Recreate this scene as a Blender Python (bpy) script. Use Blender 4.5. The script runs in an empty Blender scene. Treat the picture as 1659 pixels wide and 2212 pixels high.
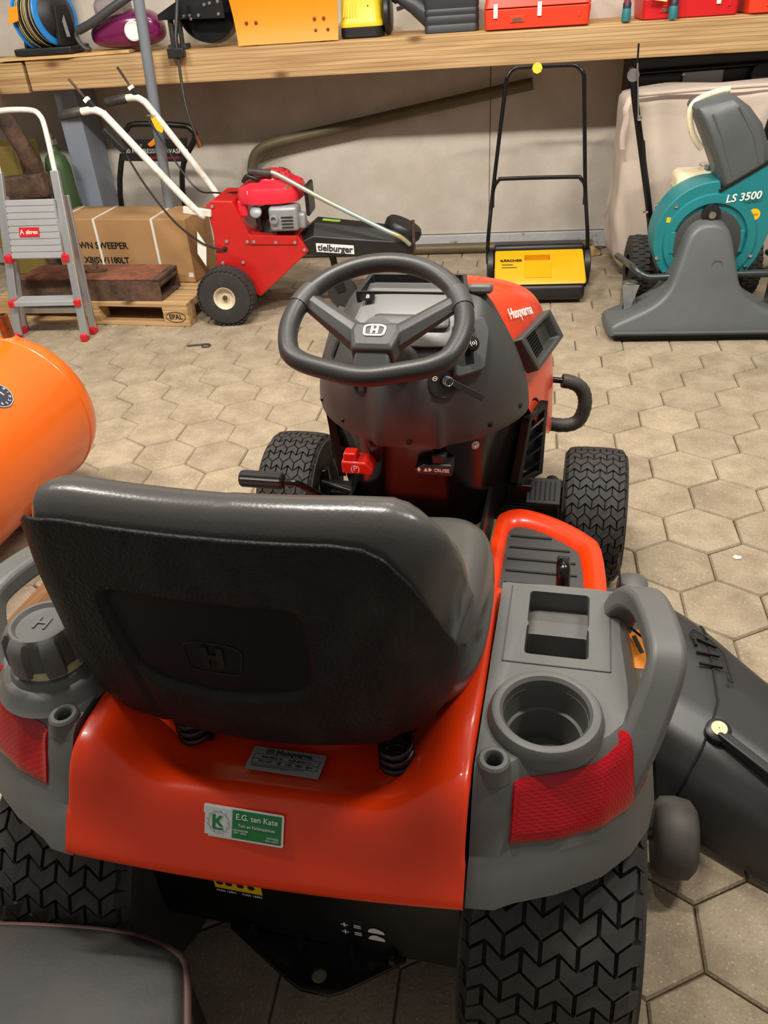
import bpy, bmesh, math, random
from mathutils import Vector, Matrix, Quaternion

scene = bpy.context.scene
COL = scene.collection
V = Vector
PI = math.pi

# ---------------------------------------------------------------- camera
cam_d = bpy.data.cameras.new('camera')
cam = bpy.data.objects.new('camera', cam_d)
COL.objects.link(cam)
cam_d.sensor_fit = 'VERTICAL'
cam_d.sensor_height = 36.0
cam_d.lens = 1713.13 / 2212 * 36.0
cam_d.clip_start = 0.02
cam_d.clip_end = 60
_r, _d, _f = V((0.9907, 0.1158, -0.0606)).normalized(), None, V((-0.1297, 0.8204, -0.5568)).normalized()
_d = _f.cross(_r).normalized()
_r = _d.cross(_f).normalized()
cam.matrix_world = Matrix(((_r.x, -_d.x, -_f.x, 0), (_r.y, -_d.y, -_f.y, 0), (_r.z, -_d.z, -_f.z, 1.486), (0, 0, 0, 1)))
scene.camera = cam

# ---------------------------------------------------------------- world, lamps, exposure
world = bpy.data.worlds.new('world')
scene.world = world
world.use_nodes = True
world.node_tree.nodes['Background'].inputs[0].default_value = (1.0, 0.95, 0.89, 1)
world.node_tree.nodes['Background'].inputs[1].default_value = 0.30
scene.view_settings.view_transform = 'Standard'
scene.view_settings.look = 'None'
scene.view_settings.gamma = 1.0
scene.view_settings.use_curve_mapping = False
scene.view_settings.exposure = -0.12


def lamp(loc, aim, sx, sy, watts, col=(1.0, 0.94, 0.85)):
    d = bpy.data.lights.new('hall_lamp', 'AREA')
    d.shape = 'RECTANGLE'
    d.size, d.size_y, d.energy, d.color = sx, sy, watts, col
    o = bpy.data.objects.new('hall_lamp', d)
    COL.objects.link(o)
    o.location = loc
    o.rotation_euler = (V(aim) - V(loc)).to_track_quat('-Z', 'Y').to_euler()
    return o


lamp((-0.55, 1.45, 3.45), (-0.4, 3.6, 0.2), 0.9, 0.12, 124)
lamp((1.55, 1.6, 3.5), (1.0, 3.6, 0.3), 0.9, 0.12, 88)
lamp((-2.5, 1.55, 3.45), (-2.0, 3.5, 0.3), 0.9, 0.12, 90)
lamp((0.2, 3.5, 3.8), (0.2, 3.6, 0), 1.2, 0.12, 30)

# ---------------------------------------------------------------- materials
MATS = {}


def srgb(r, g, b):
    f = lambda c: ((c / 255 + 0.055) / 1.055) ** 2.4 if c > 10 else c / 255 / 12.92
    return (f(r), f(g), f(b))


def mat(name, col, rough=0.5, metal=0.0, coat=0.0, var=0.0, vscale=6.0, bump=0.0, bscale=60.0, col2=None,
        stretch=(1, 1, 1), spec=0.5, trans=0.0, rand=0.0, bdist=0.01, vlo=0.35, vhi=0.65, detail=6.0, rvar=0.0):
    """principled material; noise mixes col -> col2 (or a darker col), noise bump"""
    m = bpy.data.materials.new(name)
    m.use_nodes = True
    nt = m.node_tree
    N, L = nt.nodes, nt.links
    p = N['Principled BSDF']
    p.inputs['Roughness'].default_value = rough
    p.inputs['Metallic'].default_value = metal
    p.inputs['Coat Weight'].default_value = coat
    p.inputs['Coat Roughness'].default_value = 0.06
    p.inputs['Specular IOR Level'].default_value = spec
    p.inputs['Transmission Weight'].default_value = trans
    p.inputs['Base Color'].default_value = (*col, 1)
    tc = N.new('ShaderNodeTexCoord')
    mp = N.new('ShaderNodeMapping')
    mp.inputs['Scale'].default_value = stretch
    L.new(tc.outputs['Object'], mp.inputs[0])
    vec = mp.outputs[0]
    out = None
    if rand > 0:
        oi = N.new('ShaderNodeObjectInfo')
        ad = N.new('ShaderNodeVectorMath')
        ad.operation = 'MULTIPLY_ADD'
        ad.inputs[1].default_value = (1, 1, 1)
        cx = N.new('ShaderNodeCombineXYZ')
        mu = N.new('ShaderNodeMath')
        mu.operation = 'MULTIPLY'
        mu.inputs[1].default_value = 37.0
        L.new(oi.outputs['Random'], mu.inputs[0])
        L.new(mu.outputs[0], cx.inputs[0])
        L.new(mu.outputs[0], cx.inputs[2])
        L.new(vec, ad.inputs[0])
        L.new(cx.outputs[0], ad.inputs[2])
        vec = ad.outputs[0]
    if var > 0 or col2:
        nz = N.new('ShaderNodeTexNoise')
        nz.inputs['Scale'].default_value = vscale
        nz.inputs['Detail'].default_value = detail
        nz.inputs['Roughness'].default_value = 0.62
        L.new(vec, nz.inputs['Vector'])
        rp = N.new('ShaderNodeMapRange')
        rp.inputs['From Min'].default_value = vlo
        rp.inputs['From Max'].default_value = vhi
        L.new(nz.outputs[0], rp.inputs[0])
        mx = N.new('ShaderNodeMix')
        mx.data_type = 'RGBA'
        c2 = col2 or tuple(c * (1 - var) for c in col)
        mx.inputs[6].default_value = (*col, 1)
        mx.inputs[7].default_value = (*c2, 1)
        L.new(rp.outputs[0], mx.inputs[0])
        out = mx.outputs[2]
        if rvar:
            rr = N.new('ShaderNodeMapRange')
            rr.inputs['To Min'].default_value = rough - rvar
            rr.inputs['To Max'].default_value = rough + rvar
            L.new(nz.outputs[0], rr.inputs[0])
            L.new(rr.outputs[0], p.inputs['Roughness'])
    if rand > 0:
        hs = N.new('ShaderNodeHueSaturation')
        mr = N.new('ShaderNodeMapRange')
        mr.inputs['To Min'].default_value = 1 - rand
        mr.inputs['To Max'].default_value = 1 + rand
        L.new(oi.outputs['Random'], mr.inputs[0])
        L.new(mr.outputs[0], hs.inputs['Value'])
        if out:
            L.new(out, hs.inputs['Color'])
        else:
            hs.inputs['Color'].default_value = (*col, 1)
        out = hs.outputs[0]
    if out:
        L.new(out, p.inputs['Base Color'])
    if bump > 0:
        nb = N.new('ShaderNodeTexNoise')
        nb.inputs['Scale'].default_value = bscale
        nb.inputs['Detail'].default_value = 4
        L.new(vec, nb.inputs['Vector'])
        b = N.new('ShaderNodeBump')
        b.inputs['Strength'].default_value = bump
        b.inputs['Distance'].default_value = bdist
        L.new(nb.outputs[0], b.inputs['Height'])
        L.new(b.outputs[0], p.inputs['Normal'])
    MATS[name] = m
    return m


def wood_mat(name, c1, c2, axis=0, scale=1.0, rough=0.7, lines=0.0):
    """long-grained timber: stretched noise + knots"""
    m = bpy.data.materials.new(name)
    m.use_nodes = True
    nt = m.node_tree
    N, L = nt.nodes, nt.links
    p = N['Principled BSDF']
    p.inputs['Roughness'].default_value = rough
    tc = N.new('ShaderNodeTexCoord')
    mp = N.new('ShaderNodeMapping')
    s = [26 * scale] * 3
    s[axis] = 0.9 * scale
    mp.inputs['Scale'].default_value = s
    L.new(tc.outputs['Object'], mp.inputs[0])
    n1 = N.new('ShaderNodeTexNoise')
    n1.inputs['Scale'].default_value = 1.6
    n1.inputs['Detail'].default_value = 5
    n1.inputs['Distortion'].default_value = 0.6
    L.new(mp.outputs[0], n1.inputs['Vector'])
    r1 = N.new('ShaderNodeMapRange')
    r1.inputs['From Min'].default_value = 0.36
    r1.inputs['From Max'].default_value = 0.66
    L.new(n1.outputs[0], r1.inputs[0])
    mx = N.new('ShaderNodeMix')
    mx.data_type = 'RGBA'
    mx.inputs[6].default_value = (*c1, 1)
    mx.inputs[7].default_value = (*c2, 1)
    L.new(r1.outputs[0], mx.inputs[0])
    vo = N.new('ShaderNodeTexVoronoi')
    vo.inputs['Scale'].default_value = 3.2 * scale
    vo.voronoi_dimensions = '2D'
    sx_ = N.new('ShaderNodeSeparateXYZ')
    cb_ = N.new('ShaderNodeCombineXYZ')
    mk = N.new('ShaderNodeMath')
    mk.operation = 'MULTIPLY'
    mk.inputs[1].default_value = 0.45
    L.new(tc.outputs['Object'], sx_.inputs[0])
    L.new(sx_.outputs[axis], mk.inputs[0])
    L.new(mk.outputs[0], cb_.inputs[0])
    L.new(sx_.outputs[2 if axis == 0 else 0], cb_.inputs[1])
    L.new(cb_.outputs[0], vo.inputs['Vector'])
    rk = N.new('ShaderNodeMapRange')
    rk.inputs['From Min'].default_value = 0.02
    rk.inputs['From Max'].default_value = 0.085
    rk.inputs['To Min'].default_value = 1
    rk.inputs['To Max'].default_value = 0
    L.new(vo.outputs['Distance'], rk.inputs[0])
    mk2 = N.new('ShaderNodeMix')
    mk2.data_type = 'RGBA'
    mk2.inputs[7].default_value = (c2[0] * 0.42, c2[1] * 0.33, c2[2] * 0.28, 1)
    L.new(rk.outputs[0], mk2.inputs[0])
    L.new(mx.outputs[2], mk2.inputs[6])
    fin = mk2.outputs[2]
    if lines:
        wv = N.new('ShaderNodeTexWave')
        wv.bands_direction = 'Z'
        wv.inputs['Scale'].default_value = 17.0
        wv.inputs['Distortion'].default_value = 2.2
        wv.inputs['Detail'].default_value = 3
        wv.inputs['Detail Scale'].default_value = 1.2
        ml = N.new('ShaderNodeMapping')
        ml.inputs['Scale'].default_value = (.16, 1, 1)
        L.new(tc.outputs['Object'], ml.inputs[0])
        L.new(ml.outputs[0], wv.inputs['Vector'])
        rl = N.new('ShaderNodeMapRange')
        rl.inputs['From Min'].default_value = 0.10
        rl.inputs['From Max'].default_value = 0.0
        rl.inputs['To Max'].default_value = lines
        L.new(wv.outputs[1], rl.inputs[0])
        m3 = N.new('ShaderNodeMix')
        m3.data_type = 'RGBA'
        m3.inputs[7].default_value = (c2[0] * 0.35, c2[1] * 0.28, c2[2] * 0.25, 1)
        L.new(rl.outputs[0], m3.inputs[0])
        L.new(fin, m3.inputs[6])
        fin = m3.outputs[2]
    L.new(fin, p.inputs['Base Color'])
    b = N.new('ShaderNodeBump')
    b.inputs['Strength'].default_value = 0.35
    b.inputs['Distance'].default_value = 0.004
    L.new(n1.outputs[0], b.inputs['Height'])
    L.new(b.outputs[0], p.inputs['Normal'])
    MATS[name] = m
    return m


M = MATS


# ---------------------------------------------------------------- mesh builder
class MB:
    def __init__(s):
        s.v, s.f = [], []

    def add(s, vs, fs):
        o = len(s.v)
        s.v += [V(p) for p in vs]
        s.f += [tuple(i + o for i in q) for q in fs]
        return s

    def box(s, c, d, rot=None):
        hx, hy, hz = d[0] / 2, d[1] / 2, d[2] / 2
        P = [V((x, y, z)) for z in (-hz, hz) for y in (-hy, hy) for x in (-hx, hx)]
        if rot is not None:
            R = rot if isinstance(rot, Matrix) else Matrix.Rotation(rot, 3, 'Z')
            P = [R @ p for p in P]
        c = V(c)
        return s.add([p + c for p in P], [(0, 2, 3, 1), (4, 5, 7, 6), (0, 1, 5, 4), (2, 6, 7, 3), (0, 4, 6, 2), (1, 3, 7, 5)])

    def box2(s, a, b):
        return s.box([(a[i] + b[i]) / 2 for i in range(3)], [abs(b[i] - a[i]) for i in range(3)])

    def bar(s, a, b, w, h, up=(0, 0, 1)):
        """rectangular bar from a to b, w sideways, h along up"""
        a, b = V(a), V(b)
        d = (b - a)
        l = d.length
        d.normalize()
        u = V(up)
        sd = d.cross(u)
        if sd.length < 1e-5:
            sd = d.cross(V((1, 0, 0)))
        sd.normalize()
        u = sd.cross(d).normalized()
        R = Matrix((d, sd, u)).transposed()
        return s.box((a + b) / 2, (l, w, h), R)

    def loft(s, loops, close=True, cap0=True, cap1=True):
        n = len(loops[0])
        vs = [p for lp in loops for p in lp]
        fs = []
        m = n if close else n - 1
        for i in range(len(loops) - 1):
            for j in range(m):
                k = (j + 1) % n
                fs.append((i * n + j, i * n + k, (i + 1) * n + k, (i + 1) * n + j))
        if cap0:
            fs.append(tuple(range(n - 1, -1, -1)))
        if cap1:
            fs.append(tuple((len(loops) - 1) * n + j for j in range(n)))
        return s.add(vs, fs)

    def tube(s, pts, r, seg=10, closed=False, cap=True, sx=1.0, sy=1.0, up=(0, 0, 1)):
        pts = [V(p) for p in pts]
        n = len(pts)
        rs = r if isinstance(r, (list, tuple)) else [r] * n
        loops = []
        prev = None
        for i, p in enumerate(pts):
            if closed:
                t = pts[(i + 1) % n] - pts[i - 1]
            else:
                t = pts[min(i + 1, n - 1)] - pts[max(i - 1, 0)]
            t.normalize()
            if prev is None:
                a = t.cross(V(up))
                if a.length < 1e-4:
                    a = t.cross(V((1, 0, 0)))
            else:
                a = prev - t * prev.dot(t)
                if a.length < 1e-5:
                    a = t.cross(V(up))
            a.normalize()
            prev = a
            b = t.cross(a)
            loops.append([p + (a * math.cos(2 * PI * k / seg) * sx + b * math.sin(2 * PI * k / seg) * sy) * rs[i] for k in range(seg)])
        if closed:
            loops.append(loops[0])
            return s.loft(loops, True, False, False)
        return s.loft(loops, True, cap, cap)

    def lathe(s, prof, c=(0, 0, 0), axis=(0, 0, 1), seg=24, cap=False, arc=2 * PI, a0=0.0):
        """prof: (radius, height) along axis"""
        ax = V(axis).normalized()
        u = ax.cross(V((0, 0, 1)))
        if u.length < 1e-4:
            u = V((1, 0, 0))
        u.normalize()
        w = ax.cross(u)
        c = V(c)
        full = abs(arc - 2 * PI) < 1e-6
        m = seg if full else seg + 1
        loops = []
        for (r, h) in prof:
            loops.append([c + ax * h + (u * math.cos(a0 + arc * k / seg) + w * math.sin(a0 + arc * k / seg)) * r for k in range(m)])
        return s.loft(loops, full, cap, cap)

    def prism(s, poly, z0, z1, fn=None):
        """poly (x,y) list extruded z0..z1; fn maps (x,y,z) to a point"""
        fn = fn or (lambda x, y, z: (x, y, z))
        return s.loft([[V(fn(x, y, z0)) for x, y in poly], [V(fn(x, y, z1)) for x, y in poly]])

    def grid(s, nu, nv, fn, flip=False):
        vs = [V(fn(i / (nu - 1), j / (nv - 1))) for j in range(nv) for i in range(nu)]
        fs = []
        for j in range(nv - 1):
            for i in range(nu - 1):
                q = (j * nu + i, j * nu + i + 1, (j + 1) * nu + i + 1, (j + 1) * nu + i)
                fs.append(q[::-1] if flip else q)
        return s.add(vs, fs)

    def xf(s, mtx):
        s.v = [mtx @ p for p in s.v]
        return s

    def mirror_x(s):
        s.v = [V((-p.x, p.y, p.z)) for p in s.v]
        s.f = [q[::-1] for q in s.f]
        return s

    def mesh(s, name, recalc=True, smooth=None):
        me = bpy.data.meshes.new(name)
        me.from_pydata([tuple(p) for p in s.v], [], s.f)
        bm = bmesh.new()
        bm.from_mesh(me)
        bmesh.ops.remove_doubles(bm, verts=bm.verts, dist=1e-5)
        if recalc:
            bmesh.ops.recalc_face_normals(bm, faces=bm.faces)
        bm.to_mesh(me)
        bm.free()
        if smooth:
            me.shade_smooth()
            if smooth < 3.1:
                me.set_sharp_from_angle(angle=smooth)
        return me

    def build(s, name, m, parent=None, smooth=0.7, bevel=0.0, seg=2, recalc=True, subsurf=0, solid=0.0, kind=None, label=None, loc=None):
        me = s.mesh(name, recalc, smooth)
        me.materials.append(MATS[m] if isinstance(m, str) else m)
        o = bpy.data.objects.new(name, me)
        COL.objects.link(o)
        if parent is not None:
            o.parent = parent
        if loc is not None:
            o.location = loc
        if solid:
            md = o.modifiers.new('solid', 'SOLIDIFY')
            md.thickness = abs(solid)
            md.offset = -1 if solid > 0 else 1
        if bevel:
            md = o.modifiers.new('bevel', 'BEVEL')
            md.width = bevel
            md.segments = seg
            md.limit_method = 'ANGLE'
            md.angle_limit = 0.6
            md.harden_normals = False
        if subsurf:
            md = o.modifiers.new('sub', 'SUBSURF')
            md.levels = md.render_levels = subsurf
        if kind:
            o['kind'] = kind
        if label:
            o['label'] = label
        return o


def tag(o, label, cat=None, group=None, kind=None):
    o['label'] = label
    if cat:
        o['category'] = cat
    if group:
        o['group'] = group
    if kind:
        o['kind'] = kind
    return o


def thing(name, label, cat, loc=(0, 0, 0), rz=0.0, group=None):
    o = bpy.data.objects.new(name, None)
    COL.objects.link(o)
    o.location = loc
    o.rotation_euler = (0, 0, rz)
    o.empty_display_size = 0.1
    return tag(o, label, cat, group)


def copy_tree(o, parent=None):
    c = o.copy()
    COL.objects.link(c)
    c.parent = parent
    for ch in list(o.children):
        copy_tree(ch, c)
    return c


def bake(o):
    """apply an object's modifiers"""
    dg = bpy.context.evaluated_depsgraph_get()
    me = bpy.data.meshes.new_from_object(o.evaluated_get(dg))
    o.modifiers.clear()
    o.data = me


def cut(o, cutters, smooth=0.7):
    tmp = []
    for mb in cutters:
        c = bpy.data.objects.new('cutter', mb.mesh('cutter'))
        COL.objects.link(c)
        c.parent = o.parent
        md = o.modifiers.new('cut', 'BOOLEAN')
        md.operation = 'DIFFERENCE'
        md.object = c
        md.solver = 'EXACT'
        tmp.append(c)
    bpy.context.view_layer.update()
    bake(o)
    for c in tmp:
        bpy.data.objects.remove(c)
    o.data.shade_smooth()
    o.data.set_sharp_from_angle(angle=smooth)


def text(s, size, m, parent, o, xd, yd, name='lettering', ext=0.0004, align='CENTER', shear=0.0, wide=1.0, bold=0.0, label=None):
    """flat lettering: o = anchor (centre), xd reading direction, yd up direction"""
    cu = bpy.data.curves.new('t', 'FONT')
    cu.body = s
    cu.size = size
    cu.align_x = align
    cu.align_y = 'CENTER'
    cu.extrude = ext
    cu.shear = shear
    cu.offset = bold
    cu.resolution_u = 3
    t = bpy.data.objects.new('t', cu)
    me = bpy.data.meshes.new_from_object(t)
    bpy.data.objects.remove(t)
    bpy.data.curves.remove(cu)
    x = V(xd).normalized()
    y = V(yd)
    y = (y - x * y.dot(x)).normalized()
    z = x.cross(y)
    mt = Matrix((x * wide, y, z)).transposed().to_4x4()
    mt.translation = V(o)
    me.transform(mt)
    me.name = name
    me.materials.clear()
    me.materials.append(MATS[m])
    ob = bpy.data.objects.new(name, me)
    COL.objects.link(ob)
    ob.parent = parent
    if label:
        ob['label'] = label
    return ob


def lerp(a, b, t):
    return a + (b - a) * t


def smooth01(a, b, x):
    t = max(0.0, min(1.0, (x - a) / (b - a)))
    return t * t * (3 - 2 * t)


def interp(tab, x):
    if x <= tab[0][0]:
        return tab[0][1]
    for (a, p), (b, q) in zip(tab, tab[1:]):
        if x <= b:
            return lerp(p, q, (x - a) / (b - a))
    return tab[-1][1]


def catmull(pts, n=6, closed=False):
    pts = [V(p) for p in pts]
    out = []
    N_ = len(pts)
    rng = range(N_) if closed else range(N_ - 1)
    for i in rng:
        g = (lambda k: pts[k % N_]) if closed else (lambda k: pts[max(0, min(N_ - 1, k))])
        p0, p1, p2, p3 = g(i - 1), g(i), g(i + 1), g(i + 2)
        for k in range(n):
            t = k / n
            out.append(0.5 * ((2 * p1) + (p2 - p0) * t + (2 * p0 - 5 * p1 + 4 * p2 - p3) * t * t + (3 * p1 - p0 - 3 * p2 + p3) * t ** 3))
    if not closed:
        out.append(pts[-1])
    return out


def rpoly(poly, r, n=4):
    """round the corners of a 2-D polygon"""
    out = []
    N_ = len(poly)
    for i in range(N_):
        p, a, b = V((*poly[i], 0)), V((*poly[i - 1], 0)), V((*poly[(i + 1) % N_], 0))
        da, db = (a - p), (b - p)
        k = min(r, da.length * 0.45, db.length * 0.45)
        s, e = p + da.normalized() * k, p + db.normalized() * k
        for j in range(n + 1):
            t = j / n
            q = s * (1 - t) ** 2 + p * 2 * t * (1 - t) + e * t * t
            out.append((q.x, q.y))
    return out


def slab(corners, nrm, th):
    """thin plate from 3-D corner list pushed along nrm"""
    n = V(nrm).normalized() * th
    mb = MB()
    mb.loft([[V(c) for c in corners], [V(c) + n for c in corners]])
    return mb


# palette
mat('orange_paint', srgb(240, 60, 10), 0.3, coat=0.22, spec=0.4, var=0.10, vscale=3, bump=0.02, bscale=300)
mat('grey_plastic', srgb(97, 97, 94), 0.48, var=0.12, vscale=7, bump=0.05, bscale=420, bdist=0.002)
mat('grey_plastic_dark', srgb(66, 66, 65), 0.46, var=0.12, vscale=6, bump=0.06, bscale=380, bdist=0.002)
mat('black_shell_smooth', srgb(16, 16, 17), 0.5, spec=0.3, var=0.2, vscale=8, bump=0.08, bscale=240, bdist=0.002)
mat('panel_grey', srgb(112, 110, 109), 0.4, var=0.06, vscale=9)
mat('black_shell', srgb(22, 22, 23), 0.5, spec=0.3, var=0.3, vscale=11, col2=srgb(42, 40, 37), bump=0.55, bscale=190, bdist=0.004, vlo=0.5, vhi=0.75)
mat('seat_vinyl', srgb(78, 76, 73), 0.27, var=0.12, vscale=5, bump=0.09, bscale=240, bdist=0.003)
mat('black_gloss', srgb(16, 15, 15), 0.2, spec=0.4)
mat('black_plastic', srgb(30, 30, 31), 0.42, var=0.2, vscale=8, bump=0.06, bscale=260, bdist=0.002)
mat('black_matt', srgb(22, 22, 22), 0.7)
mat('black_steel', srgb(20, 20, 21), 0.35, var=0.3, vscale=12)
mat('rubber', srgb(47, 46, 44), 0.72, var=0.25, vscale=9, col2=srgb(66, 62, 56), vlo=0.5, vhi=0.7, bump=0.1, bscale=150, bdist=0.002)
mat('rubber_smooth', srgb(36, 36, 36), 0.55, var=0.3, vscale=14, col2=srgb(70, 66, 60))
mat('chrome', (0.75, 0.75, 0.74), 0.18, metal=1.0)
mat('zinc', (0.55, 0.55, 0.53), 0.35, metal=1.0, var=0.3, vscale=20)
mat('white_paint', srgb(228, 224, 214), 0.35, var=0.12, vscale=14, col2=srgb(190, 178, 160), vlo=0.55, vhi=0.7)
mat('white_print', srgb(235, 233, 226), 0.5)
mat('black_print', srgb(24, 24, 24), 0.6)
mat('red_reflector', srgb(178, 6, 24), 0.28, coat=0.25, spec=0.3)
mat('yellow_tag', srgb(245, 195, 20), 0.5)
mat('orange_tag', srgb(255, 150, 15), 0.5)

# ================================================================ the setting
WALL_Y = 5.296
random.seed(4)


def concrete(name, c1, c2, stain, big=1.3, fine=9.0, rough=0.9, rand=0.0, speck=0.25, bump=0.35):
    m = bpy.data.materials.new(name)
    m.use_nodes = True
    N, L = m.node_tree.nodes, m.node_tree.links
    p = N['Principled BSDF']
    p.inputs['Roughness'].default_value = rough
    p.inputs['Specular IOR Level'].default_value = 0.25
    tc = N.new('ShaderNodeTexCoord')
    geo = N.new('ShaderNodeNewGeometry')

    def noise(scale, det, src):
        n = N.new('ShaderNodeTexNoise')
        n.inputs['Scale'].default_value = scale
        n.inputs['Detail'].default_value = det
        n.inputs['Roughness'].default_value = 0.65
        L.new(src, n.inputs['Vector'])
        return n.outputs[0]

    def ramp(src, a, b, lo=0.0, hi=1.0):
        r = N.new('ShaderNodeMapRange')
        r.inputs['From Min'].default_value = a
        r.inputs['From Max'].default_value = b
        r.inputs['To Min'].default_value = lo
        r.inputs['To Max'].default_value = hi
        L.new(src, r.inputs[0])
        return r.outputs[0]

    def mix(a, b, f, mode='MIX'):
        x = N.new('ShaderNodeMix')
        x.data_type = 'RGBA'
        x.blend_type = mode
        for s, i in ((a, 6), (b, 7)):
            if isinstance(s, tuple):
                x.inputs[i].default_value = (*s, 1)
            else:
                L.new(s, x.inputs[i])
        if isinstance(f, float):
            x.inputs[0].default_value = f
        else:
            L.new(f, x.inputs[0])
        return x.outputs[2]
    pos = geo.outputs['Position']
    base = mix(c1, c2, ramp(noise(fine, 6, pos), 0.38, 0.64))
    base = mix(base, stain, ramp(noise(big, 5, pos), 0.56, 0.74, 0, 0.6))
    sp = noise(170, 2, pos)
    base = mix(base, tuple(c * 0.55 for c in c1), ramp(sp, 0.60, 0.72, 0, speck * 2))
    base = mix(base, tuple(min(1, c * 1.45) for c in c1), ramp(sp, 0.40, 0.29, 0, speck * 2))
    if rand:
        oi = N.new('ShaderNodeObjectInfo')
        hs = N.new('ShaderNodeHueSaturation')
        L.new(ramp(oi.outputs['Random'], 0, 1, 1 - rand, 1 + rand), hs.inputs['Value'])
        L.new(base, hs.inputs['Color'])
        base = hs.outputs[0]
    L.new(base, p.inputs['Base Color'])
    b = N.new('ShaderNodeBump')
    b.inputs['Strength'].default_value = bump
    b.inputs['Distance'].default_value = 0.004
    L.new(noise(120, 5, pos), b.inputs['Height'])
    L.new(b.outputs[0], p.inputs['Normal'])
    MATS[name] = m
    return m


concrete('tile_concrete', srgb(172, 157, 134), srgb(148, 133, 112), srgb(112, 98, 81), big=2.2, fine=8, rand=0.07, speck=0.42, bump=0.6)
concrete('joint_sand', srgb(120, 103, 80), srgb(84, 70, 54), srgb(60, 50, 40), big=3, fine=20)
concrete('wall_concrete', srgb(205, 197, 185), srgb(192, 183, 170), srgb(168, 157, 142), big=1.1, fine=4, speck=0.06, bump=0.12)
mat('wall_trim', srgb(188, 190, 190), 0.6, col2=srgb(120, 92, 62), vscale=7, vlo=0.58, vhi=0.68, bump=0.3, bscale=40)
mat('dark_void', srgb(26, 23, 20), 0.9)

floor = MB().add([(-7, -2.2, -0.012), (7, -2.2, -0.012), (7, WALL_Y, -0.012), (-7, WALL_Y, -0.012),
                  (-7, -2.2, -0.12), (7, -2.2, -0.12), (7, WALL_Y, -0.12), (-7, WALL_Y, -0.12)],
                 [(0, 1, 2, 3), (7, 6, 5, 4), (0, 4, 5, 1), (1, 5, 6, 2), (2, 6, 7, 3), (3, 7, 4, 0)]).build('floor', 'joint_sand', smooth=None)
tag(floor, 'floor of hexagonal concrete paving with sandy joints', kind='structure')

# hexagonal paving stones, 12.4 cm side
HS = 0.1241
LA = math.radians(-2.27)
LX, LY = V((math.cos(LA), math.sin(LA), 0)), V((-math.sin(LA), math.cos(LA), 0))
L0 = V((0.502, 3.489, 0))


def hex_mesh(seed):
    rnd = random.Random(seed)
    mb = MB()
    rad = HS - 0.0016
    rings = []
    jit = [rnd.uniform(-0.0014, 0.0014) for _ in range(6)]
    for (dr, z) in ((0.0, -0.03), (0.0, -0.006), (0.0045, 0.0)):
        rings.append([((rad - dr + jit[k]) * math.cos(PI / 6 + k * PI / 3), (rad - dr + jit[k]) * math.sin(PI / 6 + k * PI / 3), z) for k in range(6)])
    mb.loft([[V(p) for p in r] for r in rings], True, False, True)
    me = mb.mesh('paving_stone', True, None)
    me.materials.append(M['tile_concrete'])
    return me


HEX = [hex_mesh(i) for i in range(6)]
_fw, _rt, _dn = _f, _r, _d


def in_view(p, m=60):
    q = V(p) - V((0, 0, 1.486))
    z = q.dot(_fw)
    if z < 0.1:
        return False
    x, y = 829.5 + 1713.13 * q.dot(_rt) / z, 1106 + 1713.13 * q.dot(_dn) / z
    return -m < x < 1659 + m and -m < y < 2212 + m


tiles = []
for r in range(-14, 28):
    for c in range(-24, 24):
        p = L0 + LX * (math.sqrt(3) * HS * (c - 0.5 + (r % 2) / 2)) + LY * (-1.5 * HS * r - HS / 2)
        if p.y > WALL_Y - 0.12 or p.y < -0.6 or abs(p.x) > 3.6:
            continue
        tiles.append((p, in_view(p)))
seen = sorted([p for p, v in tiles if v], key=lambda p: p.length)
FIRST = seen[:300]
keep = {(round(p.x, 4), round(p.y, 4)) for p in FIRST}
rt = random.Random(11)


def tile_pose(o_or_none):
    return rt.uniform(-0.0025, 0.0015), rt.uniform(-0.007, 0.007), rt.uniform(-0.007, 0.007), rt.choice(range(6)) * PI / 3


far = MB()
for p, v in tiles:
    dz, ax, ay, az = tile_pose(None)
    if (round(p.x, 4), round(p.y, 4)) in keep:
        o = bpy.data.objects.new('paving_stone', rt.choice(HEX))
        COL.objects.link(o)
        o.parent = floor
        o.location = (p.x, p.y, dz)
        o.rotation_euler = (ax, ay, LA + az)
    else:
        rr = HS - 0.0016
        R = Matrix.Rotation(LA, 3, 'Z')
        loops = []
        for dr, z in ((0, -0.03), (0, -0.006), (0.0045, 0)):
            loops.append([R @ V(((rr - dr) * math.cos(PI / 6 + k * PI / 3), (rr - dr) * math.sin(PI / 6 + k * PI / 3), z + dz)) + p for k in range(6)])
        far.loft(loops, True, False, True)
far.build('distant_paving_stones', 'tile_concrete', floor, smooth=None, kind='stuff')

wall = MB().box2((-7, WALL_Y, -0.12), (7, WALL_Y + 0.2, 4.2)).build('wall_back', 'wall_concrete', smooth=None)
tag(wall, 'bare grey concrete panel wall behind the machines', kind='structure')
for (x0, x1) in ((-4.6, -0.022), (-0.018, 0.798), (0.802, 3.4)):
    MB().box2((x0, WALL_Y - 0.018, 0.09), (x1, WALL_Y + 0.01, 4.0)).build('wall_panel', 'wall_concrete', wall, smooth=None, bevel=0.004)
bb = MB().box2((-4.6, WALL_Y - 0.04, -0.01), (3.4, WALL_Y - 0.015, 0.088)).build('baseboard_back', 'wall_trim', smooth=None, bevel=0.004)
tag(bb, 'flaking white base strip along the foot of the wall', kind='structure')

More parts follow.
